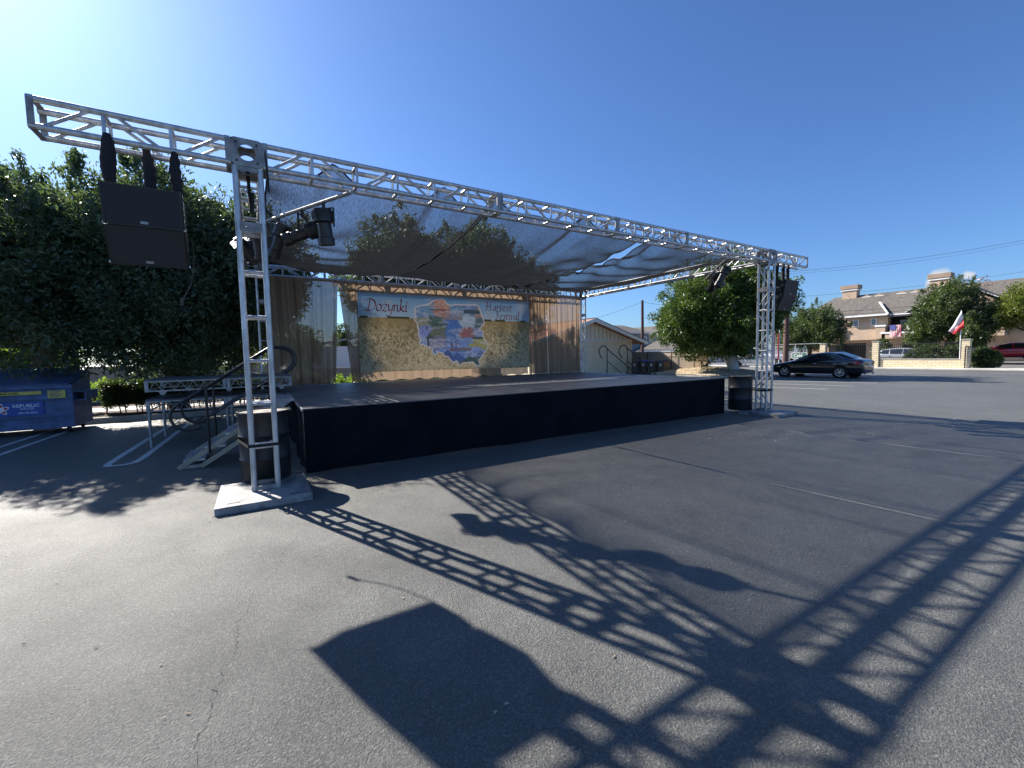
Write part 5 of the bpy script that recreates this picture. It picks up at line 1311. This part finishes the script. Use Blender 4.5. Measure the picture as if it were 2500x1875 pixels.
pk_ = [(2.75, .45, .85, .88, .8, .5), (2.6, .35, 1.0, 1.05, .95, .6), (2.1, .35, 1.10, 1.15, .98, .6), (1.5, .35, 1.15, 1.2, 1.0, .65), (.85, .35, 1.18, 1.78, 1.0, .72), (.2, .35, 1.18, 1.86, 1.0, .74), (-.55, .35, 1.18, 1.84, 1.0, .74), (-.62, .35, 1.18, 1.2, 1.0, .8), (-2.6, .40, 1.18, 1.2, 1.0, .8), (-2.75, .5, 1.1, 1.12, .97, .8)]
def pk_x(t, S, side):
    for sgn in (1, -1):
        MB().box(-.2, .45, sgn*1.01-.006, sgn*1.01+.006, .75, .95).build('door_emblem', M['teal'], t, world=False)
        MB().tube([(-2.4, sgn*.9, 1.2), (-2.4, sgn*.9, 1.9), (.9, sgn*.85, 1.95), (2.0, sgn*.8, 1.9)], .03, 6).build('ladder_rack', M['white'], t, world=False)
        MB().box(.8, .95, sgn*1.02, sgn*1.16 if sgn > 0 else sgn*1.16+.0, 1.2, 1.36).build('side_mirror', M['black_plastic'], t, world=False)
    MB().add([(.75, .68, 1.79), (.75, -.68, 1.79), (1.5, -.8, 1.27), (1.5, .8, 1.27)], [(0, 1, 2, 3)]).build('windscreen', M['glass'], t, world=False, fix=False)
vehicle('white pickup truck with a teal emblem on its door, beyond the round tree', 'pickup', 'parked_truck', 42.6, 17.6, R(112), pk_, 5.5, 2, 1.9, M['carwhite'], (1.85, -1.75), .38,
        [[(1.05, .12), (.72, .85), (.15, .92), (.15, .1)]], pk_x)
suv = [(2.3, .4, .75, .78, .7, .5), (2.2, .3, .9, .95, .88, .6), (1.4, .3, 1.02, 1.08, .93, .65), (.95, .3, 1.06, 1.12, .94, .68), (.3, .3, 1.08, 1.60, .94, .68), (-.4, .3, 1.09, 1.68, .94, .68), (-1.7, .3, 1.12, 1.62, .93, .66), (-2.15, .3, 1.1, 1.40, .9, .62), (-2.35, .4, 1.0, 1.05, .82, .6)]
def suv_x(c):
    def f_(t, S, side):
        for sgn in (1, -1):
            for hx in (-.1, -1.1): MB().tube([(hx, sgn*.95, .97), (hx-.2, sgn*.95, .97)], .016, 6).build('door_handle', M['chrome'], t, world=False)
            MB().add([(.85, sgn*.93, 1.12), (1.0, sgn*1.1, 1.12), (.86, sgn*1.12, 1.12), (.8, sgn*.95, 1.25), (.95, sgn*1.1, 1.28), (.85, sgn*1.12, 1.27)], [(0, 1, 4, 3), (1, 2, 5, 4), (3, 4, 5), (0, 2, 1)]).build('side_mirror', M[c], t, world=False)
            MB().box(-1.2, 1.1, sgn*.93-.014, sgn*.93+.014, .30, .37).build('sill_trim', M['black_plastic'], t, world=False)
        MB().add([(.36, .62, 1.60), (.36, -.62, 1.60), (1.0, -.74, 1.16), (1.0, .74, 1.16)], [(0, 1, 2, 3)]).build('windscreen', M['glass'], t, world=False, fix=False)
    return f_
gl = [[(.66, .12), (.26, .86), (-.35, .92), (-.35, .1)], [(-.44, .1), (-.44, .92), (-1.2, .92), (-1.2, .1)], [(-1.3, .12), (-1.3, .88), (-1.7, .8), (-1.95, .35), (-1.7, .12)]]
vehicle('dark red crossover parked at the right edge of the picture', 'car', 'parked_car', 59.5, 4.1, R(96), suv, 4.7, 1.9, 1.69, M['carred'], (1.4, -1.42), .38, gl, suv_x('carred'), z0=.25)
vehicle('silver van behind the iron fence', 'van', 'parked_van', 47.2, 7.3, R(-90), suv, 4.7, 1.9, 1.6, M['carsilver'], (1.4, -1.42), .36, gl, suv_x('carsilver'), z0=-.05)

# ------------------------------------------------------------------ block wall, iron fence, pillars
FX = 42.3
wl = MB().box(FX-.1, FX+.1, 3.35, 7.8, .12, .74).build('low_block_wall', M['block']); tag(wl, 'low cream block wall under the black iron fence', 'wall')
MB().box(FX-.13, FX+.13, 3.35, 7.8, .742, .79).build('coping', M['concrete'], wl)
def pillar(y, h, label, w_=.2, x=FX):
    t = MB().box(x-.22, x+.22, y-w_, y+w_, .1, h).build('block_pillar', M['block']); tag(t, label, 'pillar', 'cream block pillars of the fence')
    MB().box(x-.26, x+.26, y-w_-.04, y+w_+.04, h+.001, h+.07).build('cap', M['concrete'], t)
pillar(3.12, 2.08, 'block pillar at the right end of the iron fence beside the dark round bush')
pillar(8.1, 2.12, 'block pillar between the car gate and the low wall')
pillar(11.75, 2.05, 'block pillar left of the iron car gate')
def iron_fence(y0, y1, z0, z1, label, arch=0, sp=.12, spear=.1, name='iron_fence'):
    t = thing(name, label, 'fence', (FX, (y0+y1)/2, z0)); mb = MB(); n = int((y1-y0)/sp)
    zt = lambda y: z1+arch*math.sin(math.pi*(y-y0)/(y1-y0))
    for i in range(n+1):
        y = y0+(y1-y0)*i/n; mb.box(FX-.009, FX+.009, y-.009, y+.009, z0+.02, zt(y)+spear)
    mb.build('bars', M['iron'], t)
    for f_ in (zt, lambda y: z0+.08):
        MB().tube([(FX-.012, y0+(y1-y0)*i/12, f_(y0+(y1-y0)*i/12)) for i in range(13)], .02, 6).build('rail', M['iron'], t)
    return t
iron_fence(3.35, 7.85, .80, 1.9, 'black iron fence on top of the low cream block wall')
iron_fence(8.35, 11.5, .18, 1.85, 'black iron sliding gate behind the black car', arch=.08, name='iron_gate')
g_ = thing('side_gate', 'narrow black iron gate frame beside the right pillar', 'gate', (FX-.28, 2.9, 0))
MB().tube(smooth3([(FX-.28, 3.1, .12), (FX-.28, 3.1, 1.5), (FX-.28, 3.0, 1.62), (FX-.28, 2.7, 1.5), (FX-.28, 2.68, 1.2)]), .035, 6).build('gate_post', M['iron'], g_)
cf = thing('chain_link_fence', 'tall chain link fence left of the iron car gate', 'fence', (FX, 16, 0))
for y in (11.95, 14.0, 16.2, 18.6): MB().tube([(FX, y, .1), (FX, y, 2.15)], .035, 8).build('post', M['galv'], cf, True)
MB().tube([(FX, 11.95, 2.12), (FX, 18.6, 2.12)], .025, 6).build('rail', M['galv'], cf, True)
sg = MB().box(FX-.12, FX-.08, 13.0, 14.2, .85, 1.32).build('street_sign', M['greensign']); tag(sg, 'green sign with white letters on the chain link fence', 'sign')
fm = MB(); 
for a in ((12.98, 14.22, .83, .86), (12.98, 14.22, 1.31, 1.34)): fm.box(FX-.13, FX-.078, *a)
for a in ((12.97, 13.0, .83, 1.34), (14.2, 14.23, .83, 1.34)): fm.box(FX-.13, FX-.078, *a)
fm.build('frame', M['white'], sg)
text('sign_lettering', 'Cald', .40, M['white'], T((FX-.125, 14.1, .96)) @ Matrix.Rotation(R(-90), 4, 'Z') @ Matrix.Rotation(R(90), 4, 'X'), sg, .002, True)
bush('long clipped dark green bush behind the iron fence', (44.4, 5.2, .95), (1.0, 1.75, .78), M['hedge'], 340, 60, .10, 51)
bush('dark round bush right of the block pillar', (FX+.9, 2.35, .75), (.6, .75, .72), M['hedge'], 200, 60, .10, 52)
for (x, y, lb) in ((36.2, 12.7, 'left slim red and white marker pole'), (36.2, 12.35, 'right slim red and white marker pole')):
    t = thing('marker_pole', lb+' seen through the front right tower', 'pole', (x, y, 0))
    MB().tube([(x, y, 0), (x, y, 3.25)], .03, 8).build('pole', M['white'], t); MB().tube([(x-.035, y+.05, .9), (x-.035, y+.05, 3.0)], .045, 8).build('red_wrap', M['red'], t)
# flag
t = thing('flag', 'white and red flag drooping from a white pole by the block pillar', 'flag', (FX-.2, 3.42, .75))
MB().tube([(FX-.2, 3.38, .75), (FX-.2, 3.42, 4.12)], .028, 8).build('pole', M['white'], t)
def cloth(pts_grid, m, name, parent):
    nr, nc = len(pts_grid), len(pts_grid[0]); vs = [p for row in pts_grid for p in row]; fs = [(i*nc+j, i*nc+j+1, (i+1)*nc+j+1, (i+1)*nc+j) for i in range(nr-1) for j in range(nc-1)]
    return MB().add(vs, fs).build(name, m, parent, True, fix=False)
def fl(u_, v_):      # u: hoist -> fly, v: bottom -> top
    top = Vector((0, 3.40, 4.10)); fly_t = Vector((0, 4.0, 2.72)); hb = Vector((0, 3.22, 3.0)); fb = Vector((0, 3.68, 2.48))
    a = hb.lerp(top, v_); b_ = fb.lerp(fly_t, v_); p = a.lerp(b_, u_); 
    return (FX-.26+.08*math.sin(u_*7+v_*3)*u_-.05*math.sin(v_*9), p.y+.03*math.sin(v_*6)*u_, p.z-.10*math.sin(math.pi*u_)*.6)
for (v0, v1, m_, nm) in ((.5, 1, 'white', 'white_stripe'), (0, .5, 'red', 'red_stripe')):
    cloth([[fl(i/14, v0+(v1-v0)*j/6) for i in range(15)] for j in range(7)], M[m_], nm, t)

# ------------------------------------------------------------------ apartment building
ap = thing('apartment_building', 'two storey peach stucco apartment building with a grey shingle roof and chimneys', 'building', (68, 15, 0))
AX = 68
MB().box(AX, AX+12, 4.0, 24.0, 0, 5.75).build('wall', M['peach'], ap)
rf = MB()
rf.add([(AX-.9, 3.4, 5.7), (AX-.9, 26.0, 5.7), (AX+5.2, 23.3, 9.1), (AX+5.2, 4.5, 9.1), (AX+12, 26, 5.7), (AX+12, 3.4, 5.7)], [(0, 1, 2, 3), (1, 4, 2), (4, 5, 3, 2), (5, 0, 3), (0, 5, 4, 1)])
rfo = rf.build('roof', M['shingle'], ap)
MB().box(AX-.95, AX-.9, 3.4, 25, 5.6, 5.78).build('gutter', M['white'], rfo)
def chimney(y, zt, x=AX+5, s_=1.0):
    c = MB().box(x-.55*s_, x+.55*s_, y-.85*s_, y+.85*s_, 7.6, zt-.75).build('chimney', M['peach'], ap)
    MB().box(x-.66*s_, x+.66*s_, y-.98*s_, y+.98*s_, zt-.75, zt-.6).build('chimney_band', M['white'], c)
    MB().box(x-.6*s_, x+.6*s_, y-.92*s_, y+.92*s_, zt-.6, zt-.52).build('chimney_neck', M['peach'], c)
    MB().box(x-.72*s_, x+.72*s_, y-1.05*s_, y+1.05*s_, zt-.52, zt).build('chimney_cap', M['peach_d'], c)
chimney(21.3, 10.55); chimney(12.1, 10.62)
for i, y in enumerate((19.3, 17.9, 15.6, 14.2)):
    v_ = MB().add([(AX+4.5, y-.45, 8.72), (AX+4.5, y+.45, 8.72), (AX+4.5, y, 9.0), (AX+5.1, y, 9.04)], [(0, 1, 2), (0, 2, 3), (1, 3, 2)]).build('roof_vent', M['peach_d'], ap)
    MB().box(AX+4.4, AX+4.49, y-.5, y+.5, 8.64, 8.72).build('vent_sill', M['white'], v_)
# middle projection with two small windows and its own lean roof
MB().box(AX-1.2, AX-.001, 15.1, 19.8, 2.7, 5.7).build('projection', M['peach'], ap)
MB().add([(AX-2.0, 14.9, 5.78), (AX-2.0, 20.0, 5.78), (AX+1.9, 20.0, 7.6), (AX+1.9, 17.0, 7.6), (AX-2.0, 14.9, 5.66), (AX-2.0, 20.0, 5.66), (AX+1.9, 20.0, 7.48), (AX+1.9, 17.0, 7.48)],
         [(0, 1, 2, 3), (7, 6, 5, 4), (0, 4, 5, 1), (3, 7, 4, 0)]).build('lower_roof', M['shingle'], ap)
MB().bar((AX-2.03, 14.9, 5.72), (AX-2.03, 20.0, 5.72), .05, .2).build('fascia', M['white'], ap)
MB().bar((AX-2.02, 14.88, 5.74), (AX+1.9, 17.0, 7.62), .2, .07).build('fascia', M['white'], ap)
MB().bar((AX-2.02, 20.02, 5.74), (AX-1.0, 22.6, 7.3), .2, .07).build('fascia', M['white'], ap)
for y in (18.35, 16.5):
    f = MB().box(AX-1.25, AX-1.202, y-.3, y+.3, 4.45, 5.35).build('window', M['white'], ap); MB().box(AX-1.265, AX-1.252, y-.22, y+.22, 4.53, 5.27).build('pane', M['glass2'], f)
# balconies
MB().box(AX-.35, AX-.002, 12.9, 15.0, 3.0, 5.55).build('balcony_shade_box', M['dark'], ap)  # solid dark box paints the balcony's inner shade, nothing is hollowed out
bl_ = MB().box(AX-2.0, AX-.36, 12.4, 15.4, 2.75, 3.35).build('balcony', M['peach'], ap)
MB().box(AX-2.08, AX-.36, 12.3, 15.5, 3.352, 3.55).build('balcony_ledge', M['white'], bl_)
MB().box(AX-2.08, AX-.4, 15.0, 16.1, 4.25, 4.45).build('pier_cap', M['white'], bl_); MB().box(AX-2.0, AX-.4, 15.1, 16.0, 2.75, 4.25).build('pier', M['peach'], bl_)
rb = MB()
for i in range(20): rb.box(AX-2.03, AX-2.01, 12.5+i*.13, 12.52+i*.13, 3.55, 4.35)
rb.box(AX-2.04, AX-2.0, 12.4, 15.0, 4.33, 4.38); rb.build('balcony_railing', M['iron'], bl_)
MB().add([(AX-2.2, 12.7, 5.35), (AX-2.2, 15.1, 5.35), (AX-.4, 14.6, 5.75), (AX-.4, 13.2, 5.75)], [(0, 1, 2, 3)]).build('awning', M['iron'], ap, fix=False)
MB().box(AX-.37, AX-.352, 13.3, 14.2, 3.9, 5.0).build('balcony_window', M['glass2'], ap)
MB().box(AX-1.0, AX-.002, 20.2, 22.6, 3.1, 5.3).build('balcony_shade_box', M['dark'], ap)  # same dark box as painted shade for the left balcony
MB().box(AX-1.6, AX-1.001, 19.9, 23.2, 2.2, 3.35).build('balcony', M['peach'], ap); MB().box(AX-1.75, AX-1.001, 20.9, 23.3, 3.352, 3.6).build('balcony_ledge', M['white'], ap)
MB().box(AX-1.6, AX-1.001, 19.85, 20.7, 3.36, 4.3).build('pier', M['peach'], ap); MB().box(AX-1.7, AX-1.001, 19.75, 20.8, 4.302, 4.5).build('pier_cap', M['white'], ap)
# right wing gable
MB().box(AX-1.6, AX-.001, 5.5, 12.4, 2.7, 5.75).build('projection', M['peach'], ap)
MB().prism([(12.9, 5.7), (5.0, 5.7), (8.9, 8.2)], 'x', AX-1.6, AX+4).build('gable', M['peach'], ap)
MB().prism([(13.2, 5.72), (8.9, 8.45), (4.6, 5.72), (4.6, 5.9), (8.9, 8.65), (13.2, 5.9)], 'x', AX-2.1, AX+5).build('gable_roof', M['shingle'], ap)
MB().bar((AX-2.15, 13.25, 5.78), (AX-2.15, 8.9, 8.52), .06, .28, up=(1, 0, 0)).build('fascia', M['white'], ap)
MB().bar((AX-2.15, 4.55, 5.78), (AX-2.15, 8.9, 8.52), .06, .28, up=(1, 0, 0)).build('fascia', M['white'], ap)
MB().box(AX-1.64, AX-1.602, 7.2, 9.2, 3.9, 5.2).build('window', M['glass'], ap)
for (y0, y1) in ((7.0, 10.3), (11.0, 14.0), (17.6, 21.8)): MB().box(AX-.02, AX-.002, y0, y1, .1, 2.3).build('garage_shade_panel', M['dark'], ap)  # flat dark panels paint the shade inside the garages
fg = thing('flag', 'striped red and white flag with a blue corner hung over the balcony rail', 'flag', (AX-2.1, 14, 4.3))
for i in range(7):
    y = 13.55+i*.15; cloth([[(AX-2.13+.04*math.sin(z_*5+i), yy, 2.95+z_*1.4) for yy in (y, y+.075)] for z_ in (0, .25, .5, .75, 1)], M['red'], 'red_stripe', fg)
    cloth([[(AX-2.13+.04*math.sin(z_*5+i), yy, 2.95+z_*1.4) for yy in (y+.075, y+.15)] for z_ in (0, .25, .5, .75, 1)], M['white'], 'white_stripe', fg)
MB().box(AX-2.2, AX-2.18, 14.05, 14.6, 3.75, 4.36).build('blue_corner', M['navy'], fg)
# second wing at the right edge
a2 = thing('apartment_building', 'tan apartment wing with dark carports behind the red car', 'building', (72, -4, 0))
MB().box(71, 84, -30, 3.5, 0, 5.6).build('wall', M['peach_d'], a2)
MB().add([(70, -30, 5.55), (70, 4.0, 5.55), (77.5, 1.5, 8.7), (77.5, -30, 8.7), (85, 4.0, 5.55), (85, -30, 5.55)], [(0, 1, 2, 3), (1, 4, 2), (4, 5, 3, 2), (0, 5, 4, 1), (0, 3, 5)]).build('roof', M['shingle'], a2)
MB().bar((70, 4.05, 5.6), (77.5, 1.55, 8.78), .2, .16).build('fascia', M['white'], a2)
for (y0, y1) in ((-1.5, 2.0), (-6, -2), (-12, -7)): MB().box(70.96, 70.998, y0, y1, .1, 2.5).build('carport_shade_panel', M['dark'], a2)  # dark panels on the wall paint the carport shade
MB().box(70.2, 71, -14, 2.5, 2.52, 2.9).build('carport_beam', M['peach'], a2)
# trees on the right
GR = 'street trees on the right'
tree('dark grey-green tree left of the apartment chimney', (51.5, 16.9, 0), [(51.5, 16.9, 4.0, 2.6, 2.9, 2.4, 260), (51.0, 18.6, 2.9, 2.0, 1.6, 1.6, 80), (51, 14.9, 3.2, 1.8, 1.5, 1.5, 70)], M['oak'], 70, .45, .15, 81, .22, 3, group=GR, limbs=6, spikes=20)
tree('tall dark green tree behind the white and red flag', (56, 7.0, 0), [(56, 7.2, 4.9, 2.4, 2.3, 2.75, 300), (55.4, 8.6, 3.2, 2, 1.5, 1.7, 90), (55.2, 5.6, 3.1, 2, 1.5, 1.6, 80)], M['oak'], 70, .45, .17, 82, .24, 3.5, group=GR, limbs=8, spikes=20)
tree('yellowish green tree at the right edge of the picture', (57, 1.2, 0), [(57, 2.6, 4.9, 2.4, 2.3, 1.7, 200), (56.5, .6, 5.0, 2.6, 2.6, 1.7, 220), (56.5, 4.4, 4.0, 1.8, 1.5, 1.0, 70)], M['oliveleaf'], 60, .45, .17, 83, .2, 3.6, group=GR, limbs=10)
tree('thin bare pinkish tree top above the tall dark tree', (66, 8.2, 0), [(66, 8.0, 8.2, 1.5, 2.2, .9, 30)], M['pink'], 14, .35, .12, 84, .12, 7.6, group=GR, limbs=16)
bush('small spiky shrub behind the silver van', (50, 10.2, 1.3), (.8, .8, 1.1), M['oak'], 60, 50, .16, 85, .3)
